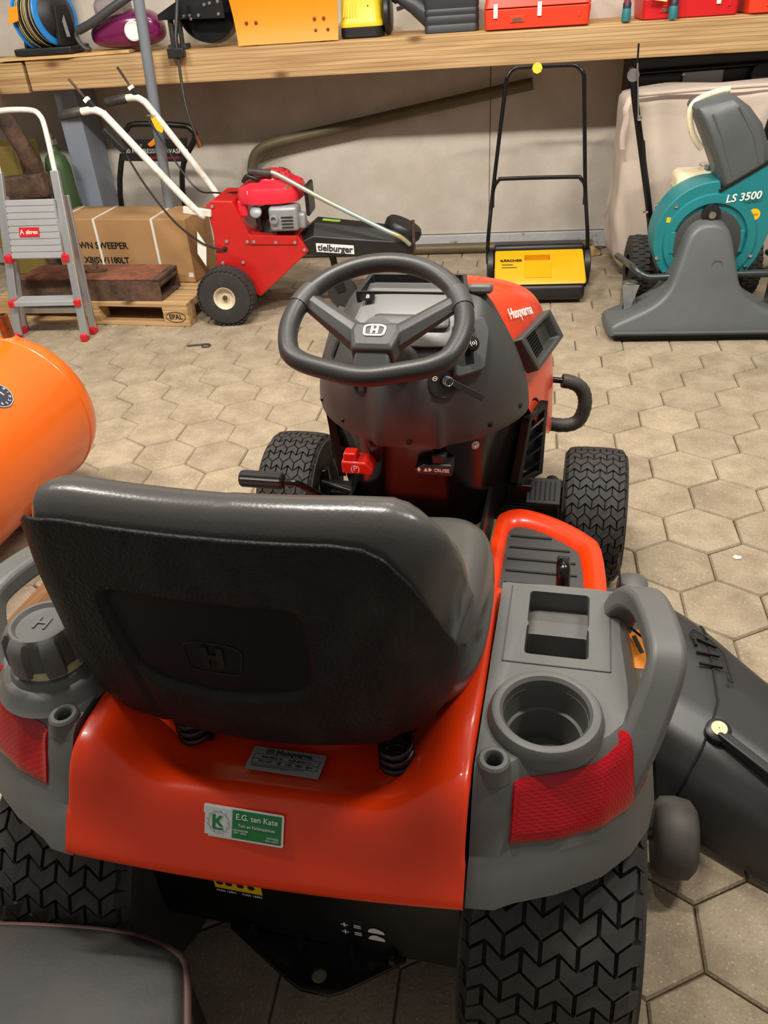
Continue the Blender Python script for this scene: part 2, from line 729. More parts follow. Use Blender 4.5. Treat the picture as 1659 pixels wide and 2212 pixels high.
# blue-grey steel column
cm = mat('column_paint', srgb(138, 146, 160), 0.5, var=0.1, vscale=4)
colm = MB()
colm.box2((-2.575, 4.99, -0.01), (-2.44, 5.005, 3.9)).box2((-2.575, 5.215, -0.01), (-2.44, 5.23, 3.9)).box2((-2.515, 5.0, -0.01), (-2.50, 5.22, 3.9))
colm.box2((-2.455, 5.0, -0.01), (-2.44, 5.22, 3.9))
o = colm.build('steel_column', cm, smooth=None, bevel=0.003)
tag(o, 'pale blue-grey steel column standing against the wall', kind='structure')
MB().box2((-2.66, 4.93, -0.005), (-2.35, 5.27, 0.012)).build('base_plate', cm, o, smooth=None)
# thin grey post in front of the shelf
o = MB().tube([(-1.868, 4.585, 0.0), (-1.775, 4.56, 1.47), (-1.66, 4.53, 3.3)], 0.028, 14).build('support_post', mat('post_grey', srgb(120, 126, 134), 0.45, var=0.1), smooth=0.7)
tag(o, 'thin grey steel post rising in front of the shelf', kind='structure')

# ---------------------------------------------------------------- timber shelf
wood_mat('beam_wood', srgb(196, 164, 116), srgb(164, 127, 82), lines=0.6)
wood_mat('board_wood', srgb(196, 158, 104), srgb(160, 120, 76), axis=0, scale=0.8)
wood_mat('ply_wood', srgb(214, 176, 120), srgb(184, 144, 92), axis=0, scale=0.6)
wood_mat('pallet_wood', srgb(206, 172, 122), srgb(160, 122, 80), axis=0, scale=1.2)
wood_mat('old_wood', srgb(150, 112, 76), srgb(98, 68, 44), axis=1, scale=1.0)
shelf = thing('timber_shelf', 'long timber shelf along the wall loaded with tools', 'shelf', (0, 4.72, 1.07))
S0 = V((0, 4.72, 1.07))


def at_shelf(mb):
    mb.v = [p - S0 for p in mb.v]
    return mb


def beam(x0, x1, dz0, dz1, y0, y1):
    mb = MB()
    n = 9
    lp = []
    for i in range(n):
        t = i / (n - 1)
        x, dz, y = lerp(x0, x1, t), lerp(dz0, dz1, t), lerp(y0, y1, t)
        lp.append([V((x, y, 1.073 + dz)), V((x, y + 0.075, 1.073 + dz)), V((x, y + 0.075, 1.224 + dz)), V((x, y, 1.224 + dz))])
    return mb.loft(lp)


at_shelf(beam(-2.555, 2.3, 0.01, -0.0, 4.72, 4.72)).build('front_beam', 'beam_wood', shelf, smooth=None, bevel=0.005)
at_shelf(beam(-3.6, -2.575, 0.01, 0.003, 4.74, 4.72)).build('front_beam', 'beam_wood', shelf, smooth=None, bevel=0.005)
for k in range(3):
    y0 = 4.80 + k * 0.163
    at_shelf(MB().box2((-3.6, y0, 1.203), (2.3, y0 + 0.158, 1.233))).build('shelf_plank', 'board_wood', shelf, smooth=None, bevel=0.003)
at_shelf(MB().prism([(-2.72, 4.712), (-2.30, 4.702), (-1.98, 4.80), (-2.0, 5.2), (-2.72, 5.2)], 1.2355, 1.250)).build('plywood_sheet', 'ply_wood', shelf, smooth=None, bevel=0.001)
for x in (-2.508, -0.6, 1.9):
    at_shelf(MB().box2((x - 0.03, 4.80, 1.10), (x + 0.03, 5.27, 1.20))).build('cross_bearer', 'board_wood', shelf, smooth=None, bevel=0.003)

# ================================================================ ride-on mower
# honeycomb lens relief on the reflector
def _honey(mname, scale, strength):
    m = M[mname]
    N, L = m.node_tree.nodes, m.node_tree.links
    vo = N.new('ShaderNodeTexVoronoi')
    vo.inputs['Scale'].default_value = scale
    vo.inputs['Randomness'].default_value = 0.0
    tc = N.new('ShaderNodeTexCoord')
    L.new(tc.outputs['Object'], vo.inputs['Vector'])
    b = N.new('ShaderNodeBump')
    b.inputs['Strength'].default_value = strength
    b.inputs['Distance'].default_value = 0.003
    L.new(vo.outputs['Distance'], b.inputs['Height'])
    L.new(b.outputs[0], N['Principled BSDF'].inputs['Normal'])


_honey('red_reflector', 240, 0.3)

mower = thing('ride_on_mower', 'orange ride-on lawn mower with black seat and grey side consoles', 'lawn mower', (-0.26, 0.793, 0), math.radians(-6))


# ---------------------------------------------------------------- wheels
def tyre(parent, name, c, R, W, rows, cols, depth, amp, rimr, label=None, rimmat='white_paint'):
    """wheel lying on axis x: carcass, tread blocks, rim"""
    w = W / 2
    sh = 0.11 * R
    prof = [(rimr, -w * 0.78), (rimr + 0.3 * (R - rimr), -w * 1.0), (R - sh, -w * 0.98), (R - depth - 0.006, -w * 0.84), (R - depth, -w * 0.45), (R - depth, 0),
            (R - depth, w * 0.45), (R - depth - 0.006, w * 0.84), (R - sh, w * 0.98), (rimr + 0.3 * (R - rimr), w * 1.0), (rimr, w * 0.78)]
    mb = MB().lathe(prof, (0, 0, 0), (1, 0, 0), 48)
    o = mb.build(name, 'rubber', parent, smooth=0.9, loc=c)
    if label:
        o['label'] = label
    tr = MB()
    gap = 0.12

    def surf(u, a, h):          # u in -1..1 across, a angle
        crown = 0.010 * abs(u) ** 3 * (R / 0.25) + 0.02 * max(0, abs(u) - 0.86) / 0.14 * (R / 0.25)
        r = R - crown + h
        return V((u * w * 0.97, -r * math.cos(a), r * math.sin(a)))
    da = 2 * PI / rows
    bw = 2.0 / cols
    for i in range(rows):
        a0 = i * da
        off = (i % 2) * 0.5 * bw
        for j in range(-1, cols + 1):
            u0, u1 = -1 + j * bw + off - bw * 0.25 + bw * gap * 0.5, -1 + (j + 1) * bw + off - bw * 0.25 - bw * gap * 0.5
            u0, u1 = max(u0, -1), min(u1, 1)
            if u1 - u0 < bw * 0.16:
                continue
            um = (u0 + u1) / 2

            def zz(u):
                ph = (u + 1) / bw + 0.25
                t = ph - math.floor(ph)
                return amp * (2 * abs(t - 0.5) - 0.5) * da
            top, bot = [], []
            us = (u0, um, u1)
            g = 0.085 * da
            for u in us:
                top.append((u, a0 + g + zz(u)))
            for u in us[::-1]:
                top.append((u, a0 + da - g + zz(u)))
            P = [surf(u, a, 0) for u, a in top]
            Q = [surf(u, a, -depth - 0.004) for u, a in top]
            tr.add(P + Q, [(0, 1, 4, 5), (1, 2, 3, 4), (0, 6, 7, 1), (1, 7, 8, 2), (2, 8, 9, 3), (3, 9, 10, 4), (4, 10, 11, 5), (5, 11, 6, 0)])
    tr.build('tread', 'rubber', o, smooth=None)
    rm = MB().lathe([(rimr + 0.004, -w * 0.8), (rimr + 0.004, w * 0.8), (rimr - 0.004, w * 0.84), (rimr - 0.012, w * 0.6), (rimr * 0.55, w * 0.42), (rimr * 0.5, w * 0.5), (rimr * 0.22, w * 0.5), (rimr * 0.2, w * 0.7), (0.001, w * 0.7)], (0, 0, 0), (1, 0, 0), 32)
    rm.lathe([(rimr - 0.004, -w * 0.84), (rimr - 0.012, -w * 0.6), (rimr * 0.5, -w * 0.5), (0.001, -w * 0.5)], (0, 0, 0), (1, 0, 0), 32)
    rm.build('rim', rimmat, o, smooth=0.6)
    return o


for sx in (-1, 1):
    tyre(mower, 'rear_wheel', (sx * 0.372, 0, 0.254), 0.254, 0.25, 50, 5, 0.014, 0.62, 0.105)
    tyre(mower, 'front_wheel', (sx * 0.432, 1.175, 0.19), 0.19, 0.172, 46, 5, 0.009, 0.6, 0.08)

# ---------------------------------------------------------------- chassis and underside
ch = MB()
for sx in (-1, 1):
    ch.box2((sx * 0.165, -0.12, 0.27), (sx * 0.175, 1.45, 0.42))
ch.box2((-0.17, -0.138, 0.20), (0.17, -0.13, 0.50))
ch.box2((-0.25, -0.06, 0.16), (0.25, 0.08, 0.34))
ch.tube([(-0.30, 0, 0.254), (0.30, 0, 0.254)], 0.035, 12)
ch.box2((-0.36, 1.14, 0.17), (0.36, 1.21, 0.225))
ch.tube([(-0.42, 1.175, 0.19), (0.42, 1.175, 0.19)], 0.014, 10)
for sx in (-1, 1):
    ch.tube([(sx * 0.345, 1.15, 0.14), (sx * 0.345, 1.15, 0.30)], 0.017, 10)
    ch.tube([(sx * 0.345, 1.12, 0.27), (sx * 0.10, 1.06, 0.25)], 0.010, 8)
ch.build('chassis', 'black_steel', mower, smooth=0.6, bevel=0.002)
eb = MB()
eb.box2((-0.15, 1.0, 0.36), (0.15, 1.42, 0.60))
eb.box2((-0.2, 1.05, 0.42), (0.2, 1.35, 0.52))
eb.build('engine_block', 'black_matt', mower, smooth=None, bevel=0.01)
# hitch plate with bolts
hp = [(-0.135, -0.10), (0.155, -0.10), (0.16, -0.150), (0.075, -0.212), (0.055, -0.222), (0.01, -0.222), (-0.015, -0.212), (-0.135, -0.150)]
o = MB().prism(hp, 0.205, 0.213).build('hitch_plate', 'black_gloss', mower, smooth=None, bevel=0.002)
cut(o, [MB().lathe([(0.012, 0.15), (0.012, 0.3)], (0.032, -0.196, 0), (0, 0, 1), 16, cap=True)])
for x in (-0.09, -0.01, 0.075, 0.14):
    MB().lathe([(0.0, 0.012), (0.008, 0.012), (0.010, 0.006), (0.010, 0.0)], (x, -0.153, 0.213), (0, 0, 1), 6).tube([(x, -0.153, 0.215), (x, -0.153, 0.235)], 0.005, 8).build('bolt', 'black_steel', o, smooth=0.5)
rp = MB()
rp.box2((-0.245, -0.146, 0.215), (0.245, -0.14, 0.52))
rp.box2((-0.245, -0.14, 0.30), (-0.239, 0.05, 0.52))
rp.box2((0.239, -0.14, 0.30), (0.245, 0.05, 0.52))
rp = rp.build('rear_plate', 'black_steel', mower, smooth=None)
mat('yellow_print', srgb(250, 200, 20), 0.5)
y = -0.1475
MB().box2((-0.14, y, 0.322), (-0.062, y + 0.001, 0.356)).build('warning_sticker', 'yellow_print', rp, smooth=None)
for k, x in enumerate((-0.130, -0.115, -0.096, -0.078)):
    MB().lathe([(0.0, 0), (0.006, 0)], (x, y - 0.0006, 0.338), (0, -1, 0), 12).build('pictogram', 'black_print', rp, smooth=None)
text('MAX 100N     MAX 150N', 0.007, 'white_print', rp, (-0.101, y - 0.0006, 0.316), (1, 0, 0), (0, 0, 1))
for k in range(2):
    z = 0.283 - k * 0.020
    text('+ = ', 0.024, 'white_print', rp, (0.080, y - 0.0006, z), (1, 0, 0), (0, 0, 1))
    MB().prism(rpoly([(0.102, z - 0.008), (0.13, z - 0.008), (0.128, z), (0.115, z + 0.006), (0.106, z + 0.002)], 0.003), 0, 0.0006, lambda a, b, c: (a, y - c, b)).build('pictogram', 'white_print', rp, smooth=None)

# ---------------------------------------------------------------- orange rear body
SP = [(.42, .37), (.37, .40), (.315, .60), (.26, .652), (.10, .665), (-.03, .668), (-.08, .668), (-.115, .667), (-.142, .663), (-.158, .654), (-.172, .638), (-.183, .618), (-.196, .592), (-.212, .562), (-.234, .528), (-.222, .524)]
CP = [(.42, .37), (.38, .40), (.33, .55), (.28, .578), (.10, .578), (-.03, .572), (-.070, .572), (-.098, .578), (-.118, .594), (-.135, .605), (-.155, .604), (-.168, .590), (-.182, .565), (-.198, .533), (-.220, .497), (-.208, .492)]
XS = [0.262 * k / 20 for k in range(-20, 21)]


def rear_pt(x, i):
    w_ = smooth01(0.135, 0.236, abs(x))
    w_ = lerp(w_, (x / 0.262) ** 2, smooth01(9, 12.5, i))
    bow = 0.006 * (1 - (x / 0.262) ** 2)
    yy, zz_ = lerp(CP[i][0], SP[i][0], w_), lerp(CP[i][1], SP[i][1], w_)
    if i >= 8:
        yy -= bow
    k_ = max(0.0, (.262 - x) / .524)
    yy -= .020 * k_ * smooth01(.3, -.05, yy)
    return V((x - .014 * k_, yy, zz_))


mb = MB()
loops = [[rear_pt(x, i) for i in range(len(SP))] for x in XS]
mb.loft(loops, False, False, False)
for sx, k in ((-1, 0), (1, -1)):       # side flange
    lp = loops[k][:13]
    mb.loft([lp, [p + V((-sx * 0.004, 0, -0.03)) for p in lp]], False, False, False)
body = mb.build('rear_body', 'orange_paint', mower, smooth=1.2, subsurf=2)
# tunnel in front of the seat
tn = MB()
lp = []
for yv, hw, zt in ((0.22, 0.245, 0.58), (0.34, 0.235, 0.54), (0.46, 0.215, 0.47), (0.54, 0.205, 0.40), (0.62, 0.20, 0.36), (0.74, 0.195, 0.345)):
    lp.append([V((-hw - 0.02, yv, 0.335)), V((-hw, yv, zt - 0.03)), V((-hw + 0.03, yv, zt)), V((hw - 0.03, yv, zt)), V((hw, yv, zt - 0.03)), V((hw + 0.02, yv, 0.335))])
tn.loft(lp, False, False, False)
tn.build('tunnel_cover', 'orange_paint', mower, smooth=1.0, subsurf=2)


# ---------------------------------------------------------------- grey side consoles
def console_outline(level):
    """plan outline, inner rear corner -> rear -> outer side -> front -> back inside, at one level"""
    z, rear = level
    return [V((x, y, z)) for x, y in rear]


LEV = [
    (0.505, [(.262, -.212), (.32, -.195), (.375, -.172), (.43, -.138), (.468, -.098), (.492, -.055), (.502, -.01), (.503, .05), (.498, .13), (.49, .22), (.482, .29)]),
    (0.545, [(.262, -.188), (.32, -.175), (.372, -.156), (.425, -.124), (.460, -.087), (.484, -.048), (.494, -.004), (.496, .05), (.492, .13), (.484, .22), (.477, .285)]),
    (0.556, [(.262, -.172), (.32, -.162), (.369, -.146), (.418, -.117), (.450, -.082), (.474, -.045), (.485, -.002), (.488, .05), (.484, .13), (.477, .22), (.47, .28)]),
    (0.60, [(.262, -.158), (.32, -.148), (.366, -.133), (.411, -.106), (.440, -.073), (.462, -.038), (.473, 0.0), (.476, .05), (.473, .13), (.467, .215), (.462, .272)]),
    (0.640, [(.262, -.142), (.32, -.132), (.362, -.118), (.402, -.094), (.428, -.064), (.448, -.034), (.459, .002), (.463, .05), (.461, .13), (.457, .21), (.452, .262)]),
    (0.660, [(.262, -.130), (.32, -.120), (.358, -.107), (.394, -.085), (.418, -.058), (.436, -.030), (.448, .004), (.453, .05), (.452, .13), (.449, .205), (.445, .252)]),
    (0.668, [(.262, -.118), (.32, -.109), (.354, -.098), (.386, -.078), (.408, -.053), (.426, -.027), (.438, .006), (.444, .05), (.443, .13), (.441, .20), (.438, .244)]),
]

_dz = {0.60: .010, 0.640: .016, 0.660: .016, 0.668: .014}
_wk = [0, .1, 1, 1, .9, .7, .4, .15, 0, 0, 0, 0]
_wx = [0, 0, 0, .2, .7, 1, .9, .65, .3, 0, 0, 0]
_L2 = []
for z, pts in LEV:
    pts = [pts[0], (.298, pts[0][1] + .004)] + pts[1:]
    up = 1 if z > .59 else (.4 if z > .55 else 0)
    _L2.append((z, [(x + .018 * wx * up, y + _dz.get(z, 0) * w) for (x, y), w, wx in zip(pts, _wk, _wx)]))
LEV = _L2


def lev_at(z, k):
    for (z0, a), (z1, b) in zip(LEV, LEV[1:]):
        if z <= z1 or z1 == LEV[-1][0]:
            t = (z - z0) / (z1 - z0)
            return V((lerp(a[k][0], b[k][0], t), lerp(a[k][1], b[k][1], t), z))


def lev_u(z, u):
    k = int(max(0, min(10, math.floor(u))))
    return lev_at(z, k).lerp(lev_at(z, k + 1), u - k)


def console(sx):
    mb = MB()
    loops = []
    for z, pts in LEV:
        lp = []
        for k in range(len(pts) - 1):
            a, b = pts[k], pts[k + 1]
            lp.append(V((a[0], a[1], z)))
        lp.append(V((pts[-1][0], pts[-1][1], z)))
        fy = pts[-1][1]
        lp += [V((.40, fy + .004, z)), V((.33, fy + .004, z)), V((.262, fy, z)), V((.262, .10, z)), V((.262, 0, z))]
        loops.append(lp)
    # front apron reaching down to the foot rest
    mb.loft(loops, True, False, True)
    mb.box2((.266, .235, .36), (.435, .262, .655))
    if sx < 0:
        mb.mirror_x()
    o = mb.build('side_console', 'grey_plastic', mower, smooth=0.55)
    o['label'] = 'grey console with cup holder and tray' if sx > 0 else 'grey console with fuel cap'
    return o


RC = console(1)
LC = console(-1)
# right console: cup hole, two-level tray, mounting hole
cup = MB().lathe([(0.048, 0.50), (0.057, 0.72)], (.344, -.029, 0), (0, 0, 1), 40, cap=True)
tray = MB().prism(rpoly([(.307, .088), (.398, .088), (.398, .152), (.307, .152)], 0.008), 0.595, 0.70)
tray2 = MB().prism(rpoly([(.307, .154), (.398, .154), (.398, .230), (.307, .230)], 0.008), 0.632, 0.70)
tray3 = MB().prism(rpoly([(.309, .15), (.396, .15), (.396, .157), (.309, .157)], 0.002), 0.648, 0.70)
hole = MB().lathe([(0.0102, 0.60), (0.0102, 0.72)], (.285, -.110, 0), (0, 0, 1), 20, cap=True)
cut(RC, [cup, tray, tray2, tray3, hole], 0.6)
hole = MB().lathe([(0.0102, 0.60), (0.0102, 0.72)], (-.285, -.110, 0), (0, 0, 1), 20, cap=True)
cut(LC, [hole], 0.6)
# cup ring and well
MB().lathe([(0.078, 0.660), (0.076, 0.669), (0.0735, 0.679), (0.070, 0.6845), (0.066, 0.686), (0.060, 0.685), (0.0560, 0.680), (0.0550, 0.65), (0.0525, 0.632), (0.0485, 0.630), (0.0455, 0.585), (0.0450, 0.578), (0.0001, 0.576)], (.344, -.029, 0), (0, 0, 1), 48).build('cup_holder', 'grey_plastic', RC, smooth=0.6)
MB().prism([(.332, -.035), (.35, -.035), (.35, -.041), (.36, -.031), (.35, -.021), (.35, -.027), (.332, -.027)], .5762, .5785).build('arrow_mark', 'grey_plastic_dark', RC, smooth=None)
for sx, C_ in ((1, RC), (-1, LC)):
    MB().lathe([(0.0255, 0.650), (0.0215, 0.664), (0.0205, 0.672), (0.0175, 0.675), (0.0125, 0.675), (0.0105, 0.672), (0.0103, 0.640)], (sx * .285, -.110, 0), (0, 0, 1), 28).build('mounting_boss', 'grey_plastic', C_, smooth=0.6)
    MB().lathe([(0.0118, 0.0), (0.0001, 0.0)], (sx * .285, -.110, 0.645), (0, 0, 1), 20).build('boss_hole', 'black_matt', C_, smooth=None)
# raised border line round the tray
mb = MB()
a, b, c_, d_ = (.278, .068), (.428, .068), (.428, .238), (.278, .238)
for p, q in ((a, b), (b, c_), (a, d_)):
    mb.bar((*p, .6685), (*q, .6685), 0.0018, 0.0018)
mb.build('panel_line', 'grey_plastic_dark', RC, smooth=None)


# tail lights wrapping the rear corner
def tail_light(sx, C_):
    mb = MB()
    NU, NV = 34, 10
    u0, u1 = 1.6, 6.2

    def pt(u, v, off):
        zt = interp([(1.6, .647), (3.5, .648), (4.4, .652), (5.0, .658), (5.5, .6665), (5.75, .664), (6.0, .645), (6.2, .618)], u)
        zb = interp([(1.6, .573), (4, .570), (5.2, .571), (5.7, .577), (6.0, .59), (6.2, .612)], u)
        z = lerp(zb, zt, v)
        p, q = lev_u(z, u), lev_u(z + 0.002, u)
        t = (lev_u(z, min(u + .05, 10.9)) - lev_u(z, u - .05)).normalized()
        n = t.cross((q - p).normalized())
        if n.y > 0 and u < 5:
            n = -n
        if n.x < 0 and u >= 5:
            n = -n
        return p + n * off
    e = lambda u, v: 0.0042 * min(1, 8 * min(v, 1 - v) + 0.25)
    outer = [[pt(lerp(u0, u1, i / NU), j / NV, e(i, j / NV)) for j in range(NV + 1)] for i in range(NU + 1)]
    mb.loft(outer, False, False, False)
    inner = [[pt(lerp(u0, u1, i / NU), j / NV, -0.003) for j in range(NV + 1)] for i in range(NU + 1)]
    mb.loft([[r[0] for r in outer], [r[0] for r in inner]], False, False, False)
    mb.loft([[r[-1] for r in outer], [r[-1] for r in inner]], False, False, False)
    mb.loft([outer[0], inner[0]], False, False, False)
    mb.loft([outer[-1], inner[-1]], False, False, False)
    if sx < 0:
        mb.mirror_x()
    mb.build('tail_light', 'red_reflector', C_, smooth=0.9, label='red honeycomb tail reflector')


tail_light(1, RC)
tail_light(-1, LC)


# grab handles
def handle(sx, C_):
    path = catmull([(.436, .215, .600), (.444, .205, .665), (.458, .186, .706), (.474, .160, .724), (.484, .118, .730), (.490, .076, .732), (.493, .048, .728), (.491, .031, .716), (.483, .010, .690), (.469, -.019, .650), (.452, -.046, .608), (.442, -.060, .58)], 4)
    mb = MB()
    loops = []
    for i, p in enumerate(path):
        t = (path[min(i + 1, len(path) - 1)] - path[max(i - 1, 0)]).normalized()
        side = V((1, 0, 0)) - t * t.x
        side.normalize()
        up = t.cross(side).normalized()
        f_ = i / (len(path) - 1)
        k_ = 1.0
        ww, hh = 0.0245 * k_, 0.018 * interp([(0, 1), (.7, 1), (1, .7)], f_)
        loops.append([p + side * a * ww + up * b * hh for a, b in ((-1, -.75), (-.8, -1), (.8, -1), (1, -.75), (1, .6), (.72, 1), (-.72, 1), (-1, .6))])
    mb.loft(loops)
    if sx < 0:
        mb.mirror_x()
    mb.build('grab_handle', 'grey_plastic', C_, smooth=0.75, bevel=0.004, seg=2)


handle(1, RC)
handle(-1, LC)

# fuel filler and cap on the left console
mb = MB().lathe([(0.088, 0.664), (0.080, 0.672), (0.076, 0.684), (0.072, 0.688), (0.064, 0.690), (0.060, 0.700), (0.054, 0.702)], (-.340, -.030, 0), (0, 0, 1), 40)
mb.build('filler_ring', 'grey_plastic', LC, smooth=0.6)
MB().lathe([(0.054, 0.66), (0.054, 0.712), (0.05, 0.714), (0.001, 0.714)], (-.340, -.030, 0), (0, 0, 1), 32).build('filler_neck', mat('pale_plastic', srgb(205, 196, 150), 0.4), LC, smooth=0.6)
cap = MB()
loops = []
for r0, z, lob in ((.060, .708, 1), (.060, .728, 1), (.057, .752, 1), (.050, .762, .5), (.044, .766, 0), (.040, .766, 0), (.036, .760, 0), (.0005, .760, 0)):
    loops.append([V((-.340 + (r0 - lob * .009 * (1 if math.cos(7 * (2 * PI * k / 64)) < -0.3 else 0)) * math.cos(2 * PI * k / 64), -.030 + (r0 - lob * .009 * (1 if math.cos(7 * (2 * PI * k / 64)) < -0.3 else 0)) * math.sin(2 * PI * k / 64), z)) for k in range(64)])
cap.loft(loops, True, False, False)
cap = cap.build('fuel_cap', 'grey_plastic', LC, smooth=0.5)
text('H', .034, 'panel_grey', cap, (-.340, -.030, .7612), (1, 0, 0), (0, 1, 0), name='cap_emblem', ext=.001)

# ---------------------------------------------------------------- foot rests
FO = [(.196, .30), (.192, .60), (.192, .84), (.205, .895), (.245, .918), (.30, .905), (.36, .872), (.415, .825), (.442, .775), (.455, .60), (.462, .30)]
FI = [(.226, .30), (.224, .60), (.224, .80), (.230, .848), (.252, .862), (.29, .852), (.335, .826), (.378, .790), (.397, .755), (.410, .60), (.418, .30)]


def foot(sx):
    mb = MB()
    zr, zf = 0.364, 0.345
    L_ = [[V((x * 1.0 + .004, y + .004, 0.30)) for x, y in FO], [V((x + .003, y + .003, zr - .012)) for x, y in FO], [V((x, y, zr - 0.003)) for x, y in FO],
          [V((lerp(a[0], b[0], .3), lerp(a[1], b[1], .3), zr)) for a, b in zip(FO, FI)], [V((lerp(a[0], b[0], .8), lerp(a[1], b[1], .8), zr - .004)) for a, b in zip(FO, FI)], [V((x, y, zf)) for x, y in FI]]
    L_ = [catmull(l, 3) for l in L_]
    mb.loft(L_, False, False, False)
    if sx < 0:
        mb.mirror_x()
    o = mb.build('foot_rest', 'orange_paint', mower, smooth=1.0)
    mm = MB()
    fi = [(p.x, p.y) for p in catmull([(x, y, 0) for x, y in FI], 3)]
    mm.prism(fi, zf - .012, zf)
    if sx < 0:
        mm.mirror_x()
    mo = mm.build('foot_mat', 'grey_plastic_dark', o, smooth=None)
    gr = MB()
    for k in range(9):
        yv = 0.82 - k * 0.045
        x1 = interp([(.3, .408), (.60, .400), (.755, .385), (.79, .365), (.83, .318), (.855, .28)], yv)
        gr.box2((.232, yv - .003, zf - .002), (x1, yv + .003, zf + .003))
    if sx < 0:
        gr.mirror_x()
    gr.build('mat_ribs', 'black_plastic', mo, smooth=None)
    return o


fr = foot(1)
foot(-1)
# deck lift lever in the right foot mat
lv = MB()
lv.tube(catmull([(.362, .54, .345), (.361, .535, .40), (.360, .535, .44), (.359, .545, .466), (.358, .565, .470), (.357, .585, .455)], 4), .0115, 10, sx=1.25)
lv.build('lift_lever', 'black_gloss', mower, smooth=0.8)
MB().box2((.345, .555, .462), (.371, .590, .474)).build('lever_grip', 'black_plastic', mower, smooth=0.8, bevel=0.005, seg=3)


def skew_left(o):
    o.data = o.data.copy()
    for v in o.data.vertices:
        v.co.x -= .018
        v.co.y -= .026
    for c in o.children:
        skew_left(c)


skew_left(LC)

# ---------------------------------------------------------------- seat
seat = MB().lathe([(0.001, 0.615), (0.05, 0.615), (0.05, 0.63), (0.001, 0.63)], (0, 0.12, 0), (0, 0, 1), 16)
seat.box2((-.16, -.07, .628), (.16, .34, .642))
seat = seat.build('seat_pan', 'black_steel', mower, smooth=0.6)
SEAT_SIDE = 0.09
SDX, SDZ = -.033, .024
SR = .105
SW = [(.60, .215), (.63, .240), (.66, .253), (.70, .263), (.78, .276), (.88, .290), (.96, .297), (1.1, .298)]


def seat_plan(s, z, inset):
    """point on the wrapped back at arc position s (0 centre), height z, inset from the shell"""
    z -= SDZ
    w_ = interp(SW, z) - inset
    y0 = interp([(.60, -.095), (.62, -.112), (.645, -.122), (.68, -.130), (.76, -.134), (.86, -.128), (.96, -.114), (1.1, -.09)], z) + inset
    r = SR if s >= 0 else .078
    sg = 1 if s >= 0 else -1
    s = abs(s)
    flat = w_ - r
    arc = r * PI / 2
    bow = 0.014
    if s < flat:
        x, y = s, bow * (s / flat) ** 2
    elif s < flat + arc:
        a = (s - flat) / r
        x, y = flat + r * math.sin(a), bow + r * (1 - math.cos(a))
    else:
        x, y = w_ + 0.10 * (s - flat - arc), bow + r + (s - flat - arc)
    return V((sg * x + SDX, y0 + y, z + SDZ))


def s_len(z, inset=0.0):
    w_ = interp(SW, z - SDZ) - inset
    return w_ - SR + SR * PI / 2 + SEAT_SIDE


def shell_top(q):       # q = arc -1..1; the rim drops earlier on the right
    if q > 0:
        return SDZ + interp([(0, .957), (.30, .957), (.38, .952), (.44, .938), (.50, .908), (.56, .868), (.62, .822), (.70, .772), (.80, .735), (1, .70)], q)
    return SDZ + interp([(0, .957), (.45, .957), (.58, .950), (.66, .925), (.74, .87), (.84, .79), (.93, .735), (1, .715)], -q)


def cushion_top(q):
    if q > 0:
        return SDZ + interp([(0, .986), (.34, .986), (.44, .984), (.52, .977), (.58, .966), (.64, .948), (.70, .922), (.76, .888), (.84, .842), (.92, .800), (1, .76)], q)
    return shell_top(q) + .028


def shell_bot(q):
    return SDZ + interp([(0, .600), (.30, .602), (.42, .612), (.55, .645), (.75, .68), (1, .70)], q)


def recess(x, z):
    hx = interp([(.735, .112), (.775, .124), (.825, .132), (.915, .138)], z)
    dx = hx - abs(x + 0.062 - .12 * (.84 - z))
    zb = .740 + 0.024 * (abs(x + .062) / .13) ** 2
    dz = min(z - zb, .896 - z)
    r = 0.03
    d = min(dx, dz)
    if dx < r and dz < r:
        d = r - math.hypot(r - dx, r - dz)
    return smooth01(-0.002, 0.007, d)


def shell_pt(u, v):
    q = 2 * u - 1
    a = abs(q)
    z = lerp(shell_bot(a), shell_top(q), v)
    p = seat_plan(q * s_len(z), z, 0)
    if a < 0.62:
        p.y += 0.009 * recess(p.x, z)
        rib = smooth01(.012, .0, abs(abs(p.x + 0.0) - (.165 + (z - .69) * .1))) * smooth01(.84, .74, z)
        p.y += 0.004 * rib
    if v < 0.06:
        p.y += 0.02 * (1 - v / 0.06)
    return p


NU_, NV_ = 181, 90
sh = MB().grid(NU_, NV_, shell_pt)
rim = [shell_pt(i / (NU_ - 1), 1.0) for i in range(NU_)]
sh.loft([rim, [p + V((0, .004, .001)) for p in rim], [p + V((0, .012, -.010)) for p in rim]], False, False, False)
shell = sh.build('seat_shell', 'black_shell', seat, smooth=1.2, label='black textured seat back shell')
shell.data.materials.append(M['black_shell_smooth'])
for pl_ in shell.data.polygons:
    if pl_.center.y < -.06 and recess(pl_.center.x, pl_.center.z) > .9:
        pl_.material_index = 1

# emblem on the shell
em = MB()
ring = rpoly([(-.034, -.024), (.034, -.024), (.040, .016), (.022, .022), (-.022, .022), (-.040, .016)], 0.012, 4)


def on_shell(x, z, off):
    best = None
    lo, hi = 0.0, 1.0
    zc = z
    # direct: flat part of the back
    y0 = seat_plan(abs(x - SDX), zc, 0).y
    return V((x, y0 + 0.009 - off, zc))


em.tube([on_shell(-.060 + x, .806 + z, .0005) for x, z in ring], 0.0014, 6, closed=True)
em.build('emblem_outline', 'black_shell', shell, smooth=0.8)
text('H', 0.042, 'black_shell', shell, on_shell(-.060, .806, .0005), (1, 0, 0), (0, 0.0, 1), name='emblem_letter', ext=0.0016, bold=0.002)

# back cushion
NS, NP = 101, 24


